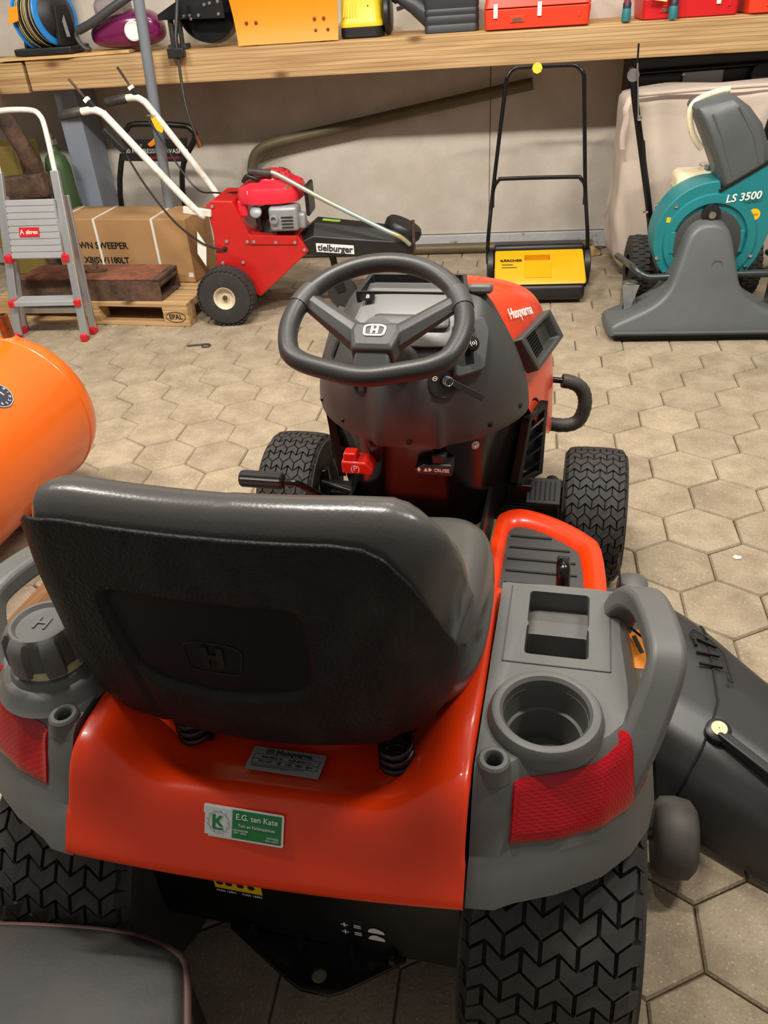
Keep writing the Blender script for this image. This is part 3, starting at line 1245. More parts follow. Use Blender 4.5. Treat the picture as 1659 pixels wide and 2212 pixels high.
def cushion_section(q):
    a = abs(q)
    zt = cushion_top(q)
    zb = 0.74
    th = interp([(0, .060), (.45, .064), (.66, .066), (.9, .06), (1, .03)], a)
    lp = []
    prof = []
    # closed profile: d = depth from shell, z
    H = zt - zb
    for k in range(NP):
        t = 2 * PI * k / NP
        cd, cz = math.cos(t), math.sin(t)
        e = 0.62
        d = th / 2 - 0.006 + (th / 2) * math.copysign(abs(cd) ** e, -cd)
        z = zb + H / 2 + (H / 2) * math.copysign(abs(cz) ** 0.40, cz)
        prof.append((d, z))
    for d, z in prof:
        lp.append(seat_plan(q * (s_len(min(z, .96)) - 0.004), z, 0.0) if False else seat_in(q, z, d))
    return lp


def seat_in(q, z, d):
    s = q * s_len(min(z, 1.005))
    zz_ = min(z, 1.015)
    p = seat_plan(s, zz_, 0)
    e = 0.004
    t = (seat_plan(s + e, zz_, 0) - seat_plan(s - e, zz_, 0)).normalized()
    n = V((-t.y, t.x, 0))
    p = p + n * (d + 0.017)
    p.z = z
    return p


mb = MB()
mb.loft([cushion_section(2 * i / (NS - 1) - 1) for i in range(NS)])
mb.build('back_cushion', 'seat_vinyl', seat, smooth=2.0)
# seat cushion with side bolsters
mb = MB()
NA = 56


def pad(r, z, off=0):
    lp = []
    for k in range(NA):
        a = 2 * PI * k / NA
        c_, s_ = math.cos(a), math.sin(a)
        x = .258 * r * math.copysign(abs(c_) ** .55, c_)
        y = .120 + .195 * r * math.copysign(abs(s_) ** .6, s_)
        zz_ = z + (0.020 * smooth01(.10, .22, abs(x)) if r > .3 and z > .72 else 0) - (0.02 * smooth01(.20, .31, y) if z > .72 else 0)
        lp.append(V((x, y, zz_)))
    return lp


mb.loft([pad(.80, .642), pad(.93, .652), pad(.985, .68), pad(1.0, .712), pad(.985, .745), pad(.93, .768), pad(.82, .775), pad(.60, .764), pad(.35, .757), pad(.1, .756)])
mb.build('seat_cushion', 'seat_vinyl', seat, smooth=2.0, subsurf=1)
# springs
for sx in (-1, 1):
    n = 40
    pts = [(sx * .150 +   .021 * math.cos(2 * PI * k / 12), -.072 + .021 * math.sin(2 * PI * k / 12), .583 + .052 * k / n) for k in range(n + 1)]
    MB().tube(pts, 0.0052, 8).build('seat_spring', 'black_steel', seat, smooth=0.9)
# bracket at the right lower corner
MB().bar((.165, -.055, .655), (.165, .02, .655), 0.02, 0.05).build('seat_bracket', 'black_gloss', seat, smooth=0.7, bevel=0.006)
MB().lathe([(.055, .0), (.055, .012), (.001, .012)], (.03, .01, .574), (0, 0, 1), 24).build('seat_stop', 'pale_plastic', seat, smooth=0.7)


# ---------------------------------------------------------------- stickers on the rear body
def surf_xy(x, t):
    """point on the rear body's profile, t running along the CP/SP index"""
    i = int(t)
    return rear_pt(x, i).lerp(rear_pt(x, i + 1), t - i)


mat('sticker_green', srgb(28, 122, 62), 0.45)
mat('sticker_silver', srgb(168, 170, 172), 0.35, metal=0.2)
mat('sticker_white', srgb(232, 232, 228), 0.5)


def frame_at(pa, pb, pc):
    """origin pa, x towards pb, y towards pc"""
    x = (pb - pa).normalized()
    y = (pc - pa)
    y = (y - x * y.dot(x)).normalized()
    return x, y, x.cross(y)


def plate(name, o, x, y, n, w, h, m, parent, lift=0.0, r=0.003):
    poly = rpoly([(-w / 2, -h / 2), (w / 2, -h / 2), (w / 2, h / 2), (-w / 2, h / 2)], r, 3)
    mb = MB()
    mb.loft([[o + x * a + y * b + n * (lift - .0006) for a, b in poly], [o + x * a + y * b + n * lift for a, b in poly]])
    return mb.build(name, m, parent, smooth=None)


# dealer sticker on the rear face
o = V((-.032, -.1925, .5755))
x = V((1, 0.0, 0))
y = V((0, .56, 1)).normalized()
n = x.cross(y)
st = plate('dealer_sticker', o, x, y, n, .112, .044, 'sticker_white', body, 0.003)
plate('sticker_field', o + x * .0190, x, y, n, .068, .0385, 'sticker_green', st, 0.0036, .0004)
plate('sticker_field', o - x * .035, x, y, n, .038, .0385, mat('sticker_pale', srgb(214, 220, 216), 0.5), st, 0.0036, .0004)
P_ = lambda a, b, l=0.0042: o + x * a + y * b + n * l
text('E.G. ten Kate', .0108, 'sticker_white', st, P_(.019, .0105), x, y, ext=.0002, bold=.0001)
text('Tuin en Parkmachines', .0058, 'sticker_white', st, P_(.019, -.001), x, y, ext=.0002)
text('NIEUWLEUSEN', .0032, 'sticker_white', st, P_(-.003, -.0078), x, y, ext=.0002)
text('0529 - 482621', .0032, 'sticker_white', st, P_(-.003, -.0112), x, y, ext=.0002)
text('WITHAREN', .0032, 'sticker_white', st, P_(.042, -.0118), x, y, ext=.0002)
text('0523 - 676271', .0032, 'sticker_white', st, P_(.041, -.0152), x, y, ext=.0002)
gear = []
for k in range(48):
    a = 2 * PI * k / 48
    rr = .0155 if (k // 2) % 2 else .0138
    gear.append(P_(-.035 + rr * math.cos(a), rr * math.sin(a)))
mb = MB()
mb.tube(gear, 0.0004, 5, closed=True)
mb.build('gear_mark', 'sticker_silver', st, smooth=None)
for poly in ([(-.043, .0085), (-.039, .0095), (-.039, .0015), (-.033, .0085), (-.0285, .0085), (-.0345, .0005), (-.0275, -.0065), (-.032, -.0065), (-.0385, -.0005), (-.039, -.0085), (-.043, -.0075)],
             [(-.043, -.0075), (-.039, -.0085), (-.0275, -.0085), (-.0285, -.011), (-.041, -.011), (-.043, -.0095)]):
    mb = MB()
    mb.loft([[P_(a, b, .0036) for a, b in poly], [P_(a, b, .0043) for a, b in poly]])
    mb.build('logo_mark', 'sticker_green', st, smooth=None)
# maker's plate lying in the dish behind the seat
o = V((-.006, -.094, .5790))
x = V((1, .0, 0)).normalized()
y = V((0, 1, -.12)).normalized()
n = x.cross(y)
o = o + n * .002
st = plate('type_plate', o, x, y, n, .108, .044, 'sticker_silver', body, 0.003)
P_ = lambda a, b, l=0.0036: o + x * a + y * b + n * l
text('Husqvarna', .0125, 'black_print', st, P_(.008, .0145), x, y, ext=.0002, bold=.00015)
mb = MB()
mb.tube([P_(-.028 + p[0] * .14, .0145 + p[1] * .16) for p in ring], .0005, 5, closed=True)
mb.build('crown_mark', 'black_print', st, smooth=None)
text('H', .007, 'black_print', st, P_(-.028, .0145), x, y, ext=.0002)
text('960410332  00      031914A001111', .0052, 'black_print', st, P_(0, .003), x, y, ext=.0002)
text('YTH 2247    240   11,20   2800   2014', .0052, 'black_print', st, P_(0, -.0055), x, y, ext=.0002)
mb = MB()
for yy in (.0082, -.001, -.0098):
    mb.bar(P_(-.048, yy), P_(.048, yy), .0005, .0003, n)
for xx, a, b in ((-.048, .0082, -.0098), (.048, .0082, -.0098), (.010, .0082, -.001), (-.008, -.001, -.0098), (.006, -.001, -.0098), (.020, -.001, -.0098), (.034, -.001, -.0098)):
    mb.bar(P_(xx, a), P_(xx, b), .0005, .0003, n)
mb.build('rule_lines', 'black_print', st, smooth=None)
for k in range(2):
    text('conforms to the applicable safety requirements when supplied complete', .0026, 'black_print', st, P_(-.006, -.0132 - k * .0030), x, y, ext=.0001) if False else None
MB().bar(P_(-.046, -.0128), P_(.030, -.0128), .0007, .0003, n).build('fine_print', 'black_print', st, smooth=None)
MB().bar(P_(-.046, -.0152), P_(.010, -.0152), .0007, .0003, n).build('fine_print', 'black_print', st, smooth=None)

# ---------------------------------------------------------------- hood
HST = [  # y, list of (x,z) from centre top to lower edge
    (0.975, [(0, .902), (.075, .901), (.118, .895), (.150, .868), (.180, .815), (.212, .73), (.236, .66), (.250, .615)]),
    (1.08, [(0, .888), (.085, .884), (.150, .874), (.190, .848), (.220, .785), (.250, .69), (.272, .59), (.280, .50)]),
    (1.20, [(0, .866), (.095, .860), (.175, .848), (.222, .815), (.252, .755), (.278, .66), (.294, .55), (.298, .42)]),
    (1.32, [(0, .828), (.10, .822), (.190, .808), (.240, .776), (.270, .715), (.292, .62), (.303, .52), (.305, .38)]),
    (1.45, [(0, .780), (.10, .774), (.185, .760), (.236, .730), (.268, .67), (.288, .58), (.296, .49), (.296, .36)]),
    (1.55, [(0, .725), (.09, .720), (.165, .706), (.215, .675), (.248, .62), (.268, .54), (.274, .46), (.27, .36)]),
    (1.60, [(0, .66), (.08, .656), (.145, .642), (.19, .615), (.222, .57), (.238, .50), (.242, .44), (.238, .36)]),
]
mb = MB()
loops = []
for yv, pr in HST:
    half = [V((x_, yv, z_)) for x_, z_ in pr]
    full = [V((-p.x, p.y, p.z)) for p in half[:0:-1]] + half
    loops.append(full)
mb.loft(loops, False, False, False)
fr_ = loops[-1]
mb.loft([fr_, [V((p.x * .8, 1.615, lerp(p.z, .5, .3))) for p in fr_], [V((0, 1.62, .5)) for p in fr_]], False, False, False)
hood = mb.build('hood', 'orange_paint', mower, smooth=1.0, subsurf=2, solid=0.0)


def hood_pt(yv, t):
    """t index 0..7 on right side"""
    for (y0, a), (y1, b) in zip(HST, HST[1:]):
        if yv <= y1:
            f_ = (yv - y0) / (y1 - y0)
            break
    i = min(6, int(t))
    g = t - i
    pa = V((lerp(a[i][0], a[i + 1][0], g), y0, lerp(a[i][1], a[i + 1][1], g)))
    pb = V((lerp(b[i][0], b[i + 1][0], g), y1, lerp(b[i][1], b[i + 1][1], g)))
    return pa.lerp(pb, f_)


# model name on the hood flank
pa, pb = hood_pt(1.03, 3.62), hood_pt(1.18, 3.62)
xd = (pb - pa).normalized()
yd = (hood_pt(1.09, 3.2) - hood_pt(1.09, 3.8)).normalized()
nn = xd.cross(yd)
text('Husqvarna', .036, 'white_print', hood, (pa + pb) / 2 + nn * .006, xd, yd, bold=.0006)
# side scoops
for sx in (1, -1):
    A, B_, C_, D_ = V((.224, 1.00, .778)), V((.268, 1.26, .752)), V((.302, 1.275, .672)), V((.262, 1.015, .690))
    nrm = (B_ - A).cross(A - D_).normalized()
    if nrm.x < 0:
        nrm = -nrm
    ctr = (A + B_ + C_ + D_) / 4
    L1 = [p - nrm * .02 for p in (A, B_, C_, D_)]
    L2 = [p + nrm * h for p, h in ((A, .006), (B_, .016), (C_, .022), (D_, .010))]
    L3 = [p.lerp(ctr, .22) + nrm * h for p, h in ((A, .006), (B_, .016), (C_, .020), (D_, .010))]
    L4 = [p.lerp(ctr, .30) - nrm * .008 for p in (A, B_, C_, D_)]
    mb = MB().loft([L1, L2, L3, L4], True, False, True)
    if sx < 0:
        mb.mirror_x()
    sc = mb.build('side_scoop', 'grey_plastic_dark', hood, smooth=0.5, bevel=0.006, seg=2)
    g = MB()
    for k in range(7):
        t = .12 + .76 * k / 6
        g.bar(L4[0].lerp(L4[3], t) + nrm * .002, L4[0].lerp(L4[3], t).lerp(L4[1].lerp(L4[2], t), .55) + nrm * .002, .0025, .003, nrm)
    for k in range(8):
        t = .04 + .5 * k / 7
        g.bar(L4[0].lerp(L4[1], t) + nrm * .002, L4[3].lerp(L4[2], t) + nrm * .002, .0025, .003, nrm)
    if sx < 0:
        g.mirror_x()
    g.build('scoop_grille', 'black_matt', sc, smooth=None)
# side vents below the dash
for sx in (1, -1):
    mb = MB()
    A, B_, C_, D_ = V((.250, .975, .588)), V((.287, 1.10, .575)), V((.284, 1.085, .37)), V((.226, .955, .40))
    q = lambda a, b: A.lerp(B_, a).lerp(D_.lerp(C_, a), b)
    nrm = V((.93, -.36, .1)).normalized()
    ins = [q(.03, .03), q(.97, .03), q(.97, .97), q(.03, .97)]
    mb.loft([[p - nrm * .012 for p in ins], [p - nrm * .010 for p in ins]])
    for a0, a1, b0, b1 in ((0, .16, 0, 1), (.84, 1, 0, 1), (0, 1, 0, .07), (0, 1, .93, 1)):
        cs = [q(a0, b0), q(a1, b0), q(a1, b1), q(a0, b1)]
        mb.loft([[p - nrm * .012 for p in cs], [p + nrm * .008 for p in cs]])
    if sx < 0:
        mb.mirror_x()
    vent = mb.build('side_vent', 'black_matt', mower, smooth=None)
    for k in range(4):
        mb = MB()
        b = .2 + .2 * k
        cs = [q(.1, b - .018), q(.9, b - .018), q(.9, b + .018), q(.1, b + .018)]
        mb.loft([[p - nrm * .012 for p in cs], [p + nrm * .008 for p in cs]])
        if sx < 0:
            mb.mirror_x()
        mb.build('vent_slat', 'black_gloss', vent, smooth=None)
# guard bars
for sx in (1, -1):
    pts = catmull([(.27, 1.43, .482), (.335, 1.44, .474), (.372, 1.45, .455), (.391, 1.455, .42), (.392, 1.455, .375), (.375, 1.45, .338), (.335, 1.44, .328), (.27, 1.43, .34)], 5)
    mb = MB().tube(pts, 0.009, 10)
    if sx < 0:
        mb.mirror_x()
    gb = mb.build('guard_bar', 'black_gloss', mower, smooth=0.9)
    pts = pts[4:-2]
    mb = MB().tube(pts, [0.0205 + (0.0012 if k % 2 else 0) for k in range(len(pts))], 12)
    if sx < 0:
        mb.mirror_x()
    mb.build('foam_sleeve', 'rubber_smooth', gb, smooth=0.9)

# ---------------------------------------------------------------- dash
DASH = [  # z, centre y, then (x,y) going out
    (.604, [(0, .770), (.070, .772), (.085, .780), (.135, .812), (.185, .862), (.222, .915), (.242, .955), (.252, .985)]),
    (.625, [(0, .762), (.068, .764), (.086, .772), (.138, .804), (.190, .856), (.226, .912), (.245, .953), (.254, .985)]),
    (.690, [(0, .762), (.064, .764), (.088, .774), (.138, .800), (.190, .850), (.224, .906), (.240, .950), (.246, .985)]),
    (.745, [(0, .778), (.064, .780), (.090, .788), (.136, .812), (.182, .856), (.210, .908), (.222, .950), (.226, .985)]),
    (.785, [(0, .800), (.064, .802), (.088, .808), (.130, .830), (.168, .868), (.192, .914), (.204, .952), (.208, .985)]),
    (.820, [(0, .832), (.062, .834), (.085, .838), (.122, .854), (.155, .884), (.176, .922), (.186, .955), (.190, .985)]),
    (.850, [(0, .870), (.06, .872), (.08, .874), (.114, .884), (.142, .904), (.160, .932), (.169, .960), (.173, .985)]),
    (.876, [(0, .912), (.06, .912), (.078, .914), (.106, .920), (.130, .932), (.146, .948), (.154, .966), (.158, .985)]),
    (.893, [(0, .945), (.06, .946), (.076, .946), (.10, .950), (.12, .956), (.134, .964), (.141, .974), (.144, .985)]),
    (.902, [(0, .970), (.06, .970), (.074, .970), (.094, .972), (.112, .974), (.124, .977), (.13, .981), (.133, .985)]),
]
DASH = [(z, [(x_, y_ + ((0, .0, .011, .007, .002, 0, 0, 0)[i_] if z < .76 else 0)) for i_, (x_, y_) in enumerate(pr)]) for z, pr in DASH]
loops = []
for z, pr in DASH:
    half = [V((x_, y_, z)) for x_, y_ in pr]
    loops.append([V((-p.x * 1.07, p.y, p.z)) for p in half[:0:-1]] + half)
mb = MB().loft(loops, False, False, False)
mb.loft([loops[-1], [V((p.x * .9, .99, .908)) for p in loops[-1]]], False, False, False)
dash = mb.build('dashboard', 'grey_plastic_dark', mower, smooth=1.0, subsurf=2)
_me = dash.data
_cr = _me.attributes.new('crease_edge', 'FLOAT', 'EDGE')
_cols = {}
for _vi, _v in enumerate(_me.vertices):
    for _zi, _lp in enumerate(loops):
        for _ci in (5, 6, 8, 9, 4, 10):
            if (_v.co - _lp[_ci]).length < 1e-5:
                _cols[_vi] = (_ci, _zi)
for _e in _me.edges:
    _a, _b = _cols.get(_e.vertices[0]), _cols.get(_e.vertices[1])
    if _a and _b and _a[0] == _b[0] and max(_a[1], _b[1]) <= 6:
        _cr.data[_e.index].value = .75 if _a[0] in (5, 9, 6, 8) else .5



def dash_pt(z, t, sx=1):
    for (z0, a), (z1, b) in zip(DASH, DASH[1:]):
        if z <= z1:
            break
    f_ = (z - z0) / (z1 - z0)
    i = min(6, int(t))
    g = t - i
    x_ = lerp(lerp(a[i][0], a[i + 1][0], g), lerp(b[i][0], b[i + 1][0], g), f_)
    y_ = lerp(lerp(a[i][1], a[i + 1][1], g), lerp(b[i][1], b[i + 1][1], g), f_)
    return V((sx * x_ * (1.07 if sx < 0 else 1), y_, z))


def dash_frame(z, t, sx=1):
    p = dash_pt(z, t, sx)
    u = (dash_pt(z + .012, t, sx) - dash_pt(z - .012, t, sx)).normalized()
    s_ = (dash_pt(z, t + .2, sx) - dash_pt(z, t - .2, sx)).normalized() * sx
    n = s_.cross(u).normalized()
    if n.y > 0:
        n = -n
    return p, s_, u, n


# pale instrument panel on top
mb = MB()
lp0, lp1 = [], []
for z in (.815, .835, .855, .875, .890, .900):
    row = [dash_pt(z, t, sx) for sx, t in [(-1, 3.6), (-1, 2.4), (-1, 1), (1, 0), (1, 1), (1, 2.4), (1, 3.6)]]
    lp0.append([p + V((0, -.004, .006)) for p in row])
mb.loft(lp0, False, False, False)
mb.build('instrument_panel', 'panel_grey', dash, smooth=1.0, subsurf=1, solid=-0.004)
mb = MB()
lp0 = []
for z in (.840, .852, .862):
    row = [dash_pt(z, t, sx) for sx, t in [(-1, 2.1), (-1, 1), (1, 0), (1, 1), (1, 2.1)]]
    lp0.append([p + V((0, -.008, .012)) for p in row])
mb.loft(lp0, False, False, False)
mb.build('display_bezel', 'grey_plastic_dark', dash, smooth=1.0, subsurf=1, solid=-0.006)
o = (dash_pt(.885, 1.6, -1)) + V((-.035, -.008, .012))
x, y = V((1, 0, 0)), V((0, .92, .4)).normalized()
pt = plate('fuel_symbol', o, x, y, x.cross(y), .030, .022, 'black_gloss', dash, .002)
text('B', .016, 'white_print', pt, o + x.cross(y) * .0028, x, y)
# raised black tray at the hood edge
mb = MB()
Q0 = [V((-.142, .938, .882)), V((.114, .938, .882)), V((.100, 1.012, .900)), V((-.126, 1.012, .900))]
Q1 = [p + V((0, 0, .024)) for p in Q0]
c0 = sum(Q0, V()) / 4
mb.loft([Q0, Q1, [p.lerp(c0, .08) + V((0, 0, .024)) for p in Q0], [p.lerp(c0, .11) + V((0, 0, .004)) for p in Q0]], True, False, True)
mb.build('storage_lip', 'black_plastic', dash, smooth=0.6, bevel=0.004)
mb = MB().box2((-.085, .928, .884), (.10, .948, .892))
mb.build('air_slot', 'black_matt', dash, smooth=None)
MB().box((.136, .985, .900), (.05, .05, .02), Matrix.Rotation(-.25, 3, 'X')).build('hood_latch', 'grey_plastic', dash, smooth=0.6, bevel=0.006)
# throttle console on the right
p, s_, u, n = dash_frame(.812, 2.95)
mb = MB()
poly = rpoly([(-.036, -.062), (.036, -.055), (.058, .03), (.048, .066), (-.030, .060)], .012)
mb.loft([[p + s_ * a + u * b - n * .01 for a, b in poly], [p + s_ * a * .95 + u * b * .95 + n * .010 for a, b in poly]])
tc = mb.build('throttle_panel', 'grey_plastic_dark', dash, smooth=0.6, bevel=0.003)
mb = MB()
mb.loft([[p + s_ * a + u * b + n * .0102 for a, b in ((-.010, -.035), (.010, -.035), (.012, .03), (-.008, .03))], [p + s_ * a + u * b + n * .0112 for a, b in ((-.010, -.035), (.010, -.035), (.012, .03), (-.008, .03))]])
mb.build('throttle_slot', 'black_gloss', tc, smooth=None)
q = p + u * .008
MB().tube([q, q + n * .030 - u * .006], .005, 8).lathe([(.001, .026), (.014, .027), (.017, .034), (.014, .042), (.001, .043)], q - u * .006, n, 20).build('throttle_knob', 'black_gloss', tc, smooth=0.8)
text('(o)', .014, 'white_print', tc, q - u * .006 + n * .0434, s_, u)
MB().box(p + u * .040 + n * .016, (.03, .022, .016), Matrix((s_, u, n)).transposed()).build('choke_knob', 'black_plastic', tc, smooth=0.6, bevel=0.004)
# ignition switch and key
p, s_, u, n = dash_frame(.755, 1.55)
mb = MB().lathe([(.034, -.006), (.034, .003), (.030, .004), (.029, .003), (.001, .003)], p, n, 32)
ig = mb.build('ignition_switch', 'black_plastic', dash, smooth=0.6)
MB().lathe([(.013, .0), (.013, .012), (.001, .012)], p + u * .006 + s_ * .004, n, 20).build('key_barrel', 'black_gloss', ig, smooth=0.6)
MB().lathe([(.011, .011), (.0105, .014), (.004, .014), (.004, .011)], p + u * .006 + s_ * .004, n, 20).build('barrel_ring', 'chrome', ig, smooth=0.6)
q = p + u * .006 + s_ * .004 + n * .012
e1 = q + n * .020
mb = MB().bar(q, e1, .004, .014, u)
mb.bar(e1, e1 + s_ * .070 - u * .048 + n * .016, .013, .003, n)
mb.build('ignition_key', 'black_plastic', ig, smooth=0.6, bevel=0.001)
mb = MB().tube([e1 + (s_ * math.cos(2 * PI * k / 16) + u * math.sin(2 * PI * k / 16)) * .009 - s_ * .004 + n * .003 for k in range(16)], .0011, 6, closed=True)
mb.build('key_ring', 'chrome', ig, smooth=0.9)
mb = MB().tube([p - s_ * .021 + u * .014 + n * .004 + (s_ * math.cos(2 * PI * k / 12) + u * math.sin(2 * PI * k / 12) * .8) * .0055 for k in range(12)], .0007, 5, closed=True)
mb.tube([p - s_ * .025 + u * .014 + n * .004, p - s_ * .017 + u * .014 + n * .004], .0007, 5)
mb.build('engine_symbol', 'white_print', ig, smooth=None)
text('STOP', .007, 'white_print', ig, p + s_ * .02 + u * .002 + n * .0042, s_, u)
# socket on the left
p, s_, u, n = dash_frame(.735, 2.3, -1)
MB().lathe([(.016, -.004), (.016, .004), (.011, .004), (.009, -.003), (.001, -.003)], p, n, 24).build('power_socket', 'black_plastic', dash, smooth=0.6)
p, s_, u, n = dash_frame(.79, 4.3, -1)
MB().box(p + n * .001, (.016, .040, .003), Matrix((s_, u, n)).transposed()).build('cable_slot', 'black_matt', dash, smooth=None, bevel=.001)
# panel screws
for z, t, sx in ((.622, 0.05, 1), (.632, 3.75, 1), (.640, 5.6, 1), (.634, 3.4, -1), (.642, 5.2, -1)):
    p, s_, u, n = dash_frame(z, t, sx)
    MB().lathe([(.0065, -.002), (.006, .002), (.002, .0035), (.0005, .002)], p, n, 12).build('panel_screw', 'black_steel', dash, smooth=0.6)

# ---------------------------------------------------------------- glossy steering column cover
CLM = [
    (.608, [(0, .785), (.07, .787), (.085, .794), (.135, .822), (.185, .870), (.222, .922), (.245, .985), (.27, 1.08)]),
    (.56, [(0, .795), (.068, .797), (.082, .803), (.128, .828), (.175, .874), (.205, .924), (.224, .965), (.272, 1.09)]),
    (.48, [(0, .810), (.066, .812), (.08, .816), (.120, .838), (.160, .880), (.186, .928), (.212, .962), (.272, 1.09)]),
    (.40, [(0, .825), (.066, .826), (.08, .829), (.115, .848), (.150, .885), (.172, .930), (.20, .965), (.27, 1.09)]),
    (.33, [(0, .84), (.068, .84), (.084, .842), (.118, .856), (.152, .89), (.172, .934), (.20, .97), (.26, 1.09)]),
]
loops = []
for z, pr in CLM:
    half = [V((x_, y_, z)) for x_, y_ in pr]
    loops.append([V((-p.x, p.y, p.z)) for p in half[:0:-1]] + half)
column = MB().loft(loops, False, False, False).build('column_cover', 'black_gloss', mower, smooth=1.0, subsurf=2)
mb = MB().lathe([(.010, -.004), (.009, .003), (.004, .004), (.0005, .001)], (0.005, .800, .575), (0, -1, .1), 14)
mb.build('column_bolt', 'black_steel', column, smooth=0.6)
MB().lathe([(.012, -.004), (.010, .003), (.004, .004), (.0005, .001)], (.142, .835, .585), (.55, -.83, .1), 14).build('column_bolt', 'zinc', column, smooth=0.6)


def lever(name, xc, zc, yc, w_, m, sym, flip):
    mb = MB()
    poly = rpoly([(-w_, -.016), (w_ * .9, -.016), (w_, -.004), (w_ * .55, .014), (-w_, .016)], .005) if flip else rpoly([(-w_ * .9, -.016), (w_, -.016), (w_, .014), (-w_ * .5, .012), (-w_, -.004)], .005)
    mb.loft([[V((xc + a, yc + .03, zc + b)) for a, b in poly], [V((xc + a, yc - .016, zc + b - .004)) for a, b in poly]])
    hx = xc + (-w_ * .45 if flip else w_ * .3)
    mb.box2((hx - .016, yc - .012, zc + .008), (hx + .016, yc + .02, zc + .032))
    lo = mb.build(name, m, column, smooth=0.6, bevel=0.004)
    text(sym, .020 if flip else .011, 'white_print', lo, (xc + (-.004 if flip else 0), yc - .0178, zc - .004), (1, 0, 0), (0, .08, 1))
    return lo


mat('lever_red', srgb(215, 30, 18), 0.4, coat=0.3)
lever('parking_brake_lever', -.126, .545, .786, .038, 'lever_red', '(P)', True)
lever('cruise_lever', .054, .555, .784, .044, 'black_plastic', '\u2666 \u25b2\u25ba CRUISE', False)

# ---------------------------------------------------------------- steering wheel
SC = V((-.030, .660, .935))
al = math.radians(25)
E1, E2 = V((1, 0, 0)), V((0, math.cos(al), math.sin(al)))
E3 = E1.cross(E2)       # towards the driver (up/back)
if E3.z < 0:
    E3 = -E3


def wheel_r(a):
    s_ = math.sin(a)
    r = 0.172
    if s_ < -0.45:
        r = lerp(0.172, 0.129, smooth01(.40, 1.0, -s_))
    return r


steer_shaft = MB().tube([SC - E3 * .012, V((-.02, .735, .842)), V((-.012, .86, .76))], [.030, .034, .045], 16)
steer = steer_shaft.build('steering_column', 'grey_plastic_dark', mower, smooth=0.7)
pts = [SC + (E1 * math.cos(2 * PI * k / 96) + E2 * math.sin(2 * PI * k / 96)) * wheel_r(2 * PI * k / 96) for k in range(96)]
MB().tube(pts, .0195, 14, closed=True).build('steering_rim', mat('wheel_rubber', srgb(50, 49, 48), 0.42, var=.15, bump=.12, bscale=300, bdist=.002), steer, smooth=1.5)
for a in (24, 156):
    a = math.radians(a)
    rr = []
    for d in range(-8, 9):
        b = a + math.radians(d)
        rr.append(SC + (E1 * math.cos(b) + E2 * math.sin(b)) * wheel_r(b))
    MB().tube(rr, .0212, 14).build('rim_sleeve', 'grey_plastic_dark', steer, smooth=1.2)
    dirv = E1 * math.cos(a) + E2 * math.sin(a)
    sd = E3.cross(dirv)
    p0, p1 = SC - E3 * .035 + dirv * .02 - E2 * .022, SC + dirv * (wheel_r(a) - .006)
    lp = []
    for t, hw, hh in ((0, .030, .020), (.35, .026, .017), (.8, .022, .012), (1, .020, .011)):
        c_ = p0.lerp(p1, t)
        lp.append([c_ + sd * hw - E3 * hh, c_ + sd * hw * .9 + E3 * hh * .3, c_ + sd * hw * .25 + E3 * hh, c_ - sd * hw * .35 + E3 * hh, c_ - sd * hw + E3 * hh * .1, c_ - sd * hw * .8 - E3 * hh])
    MB().loft(lp).build('wheel_spoke', 'grey_plastic_dark', steer, smooth=0.5, bevel=0.002)
hubc = SC - E3 * .020 - E2 * .012
poly = [(-.048, .030), (.048, .030), (.052, .008), (.040, -.040), (-.040, -.040), (-.052, .008)]
mb = MB().loft([[hubc + E1 * a * 1.05 + E2 * b * 1.05 - E3 * .03 for a, b in poly], [hubc + E1 * a + E2 * b + E3 * .008 for a, b in poly], [hubc + E1 * a * .8 + E2 * b * .75 + E3 * .014 for a, b in poly]])
hub = mb.build('wheel_hub', 'grey_plastic_dark', steer, smooth=0.5, bevel=0.004)
poly = [(-.036, -.036), (.036, -.036), (.044, -.085), (-.044, -.085)]
mb = MB().loft([[hubc + E1 * a + E2 * b - E3 * .035 for a, b in poly], [hubc + E1 * a * .9 + E2 * b + E3 * (.004 if b > -.05 else -.026) for a, b in poly]])
mb.build('hub_tongue', 'grey_plastic_dark', steer, smooth=0.5, bevel=0.004)
hp_ = hubc + E3 * .0150 + E2 * .003
rg = rpoly([(-.019, -.013), (.019, -.013), (.021, .009), (.012, .013), (-.012, .013), (-.021, .009)], .007)
MB().tube([hp_ + E1 * a + E2 * b for a, b in rg], .0026, 8, closed=True).build('hub_emblem', 'white_print', steer, smooth=0.8)
text('H', .022, 'white_print', steer, hp_, E1, E2, name='hub_letter', ext=.0012, bold=.0012)

# ---------------------------------------------------------------- pedals
mb = MB().tube(catmull([(-.20, .93, .30), (-.26, .93, .335), (-.325, .905, .395), (-.35, .90, .405), (-.40, .90, .402)], 4), .0095, 10)
bp = mb.build('brake_pedal', 'black_gloss', mower, smooth=0.8)
mb = MB()
n = 28
loops = []
for xx in (-.49, -.485, -.375, -.37):
    rr = .023 if xx in (-.485, -.375) else .019
    loops.append([V((xx, .90 + (rr - (.0022 if k % 2 else 0)) * math.cos(2 * PI * k / n), .408 + (rr - (.0022 if k % 2 else 0)) * math.sin(2 * PI * k / n))) for k in range(n)])
mb.loft(loops)
mb.build('pedal_pad', 'black_plastic', bp, smooth=0.3)
mb = MB().box2((.205, .975, .345), (.27, 1.015, .395))
mb.tube([(.20, .99, .33), (.34, .99, .33)], .010, 8)
mb.tube(catmull([(.335, .99, .33), (.338, .985, .27), (.36, .96, .22), (.40, .95, .20)], 4), .008, 8)
dp = mb.build('drive_pedal', 'black_steel', mower, smooth=0.7, bevel=0.003)
mb = MB()
Rm = Matrix.Rotation(.5, 3, 'X')
mb.box((.300, .985, .372), (.085, .075, .018), Rm)
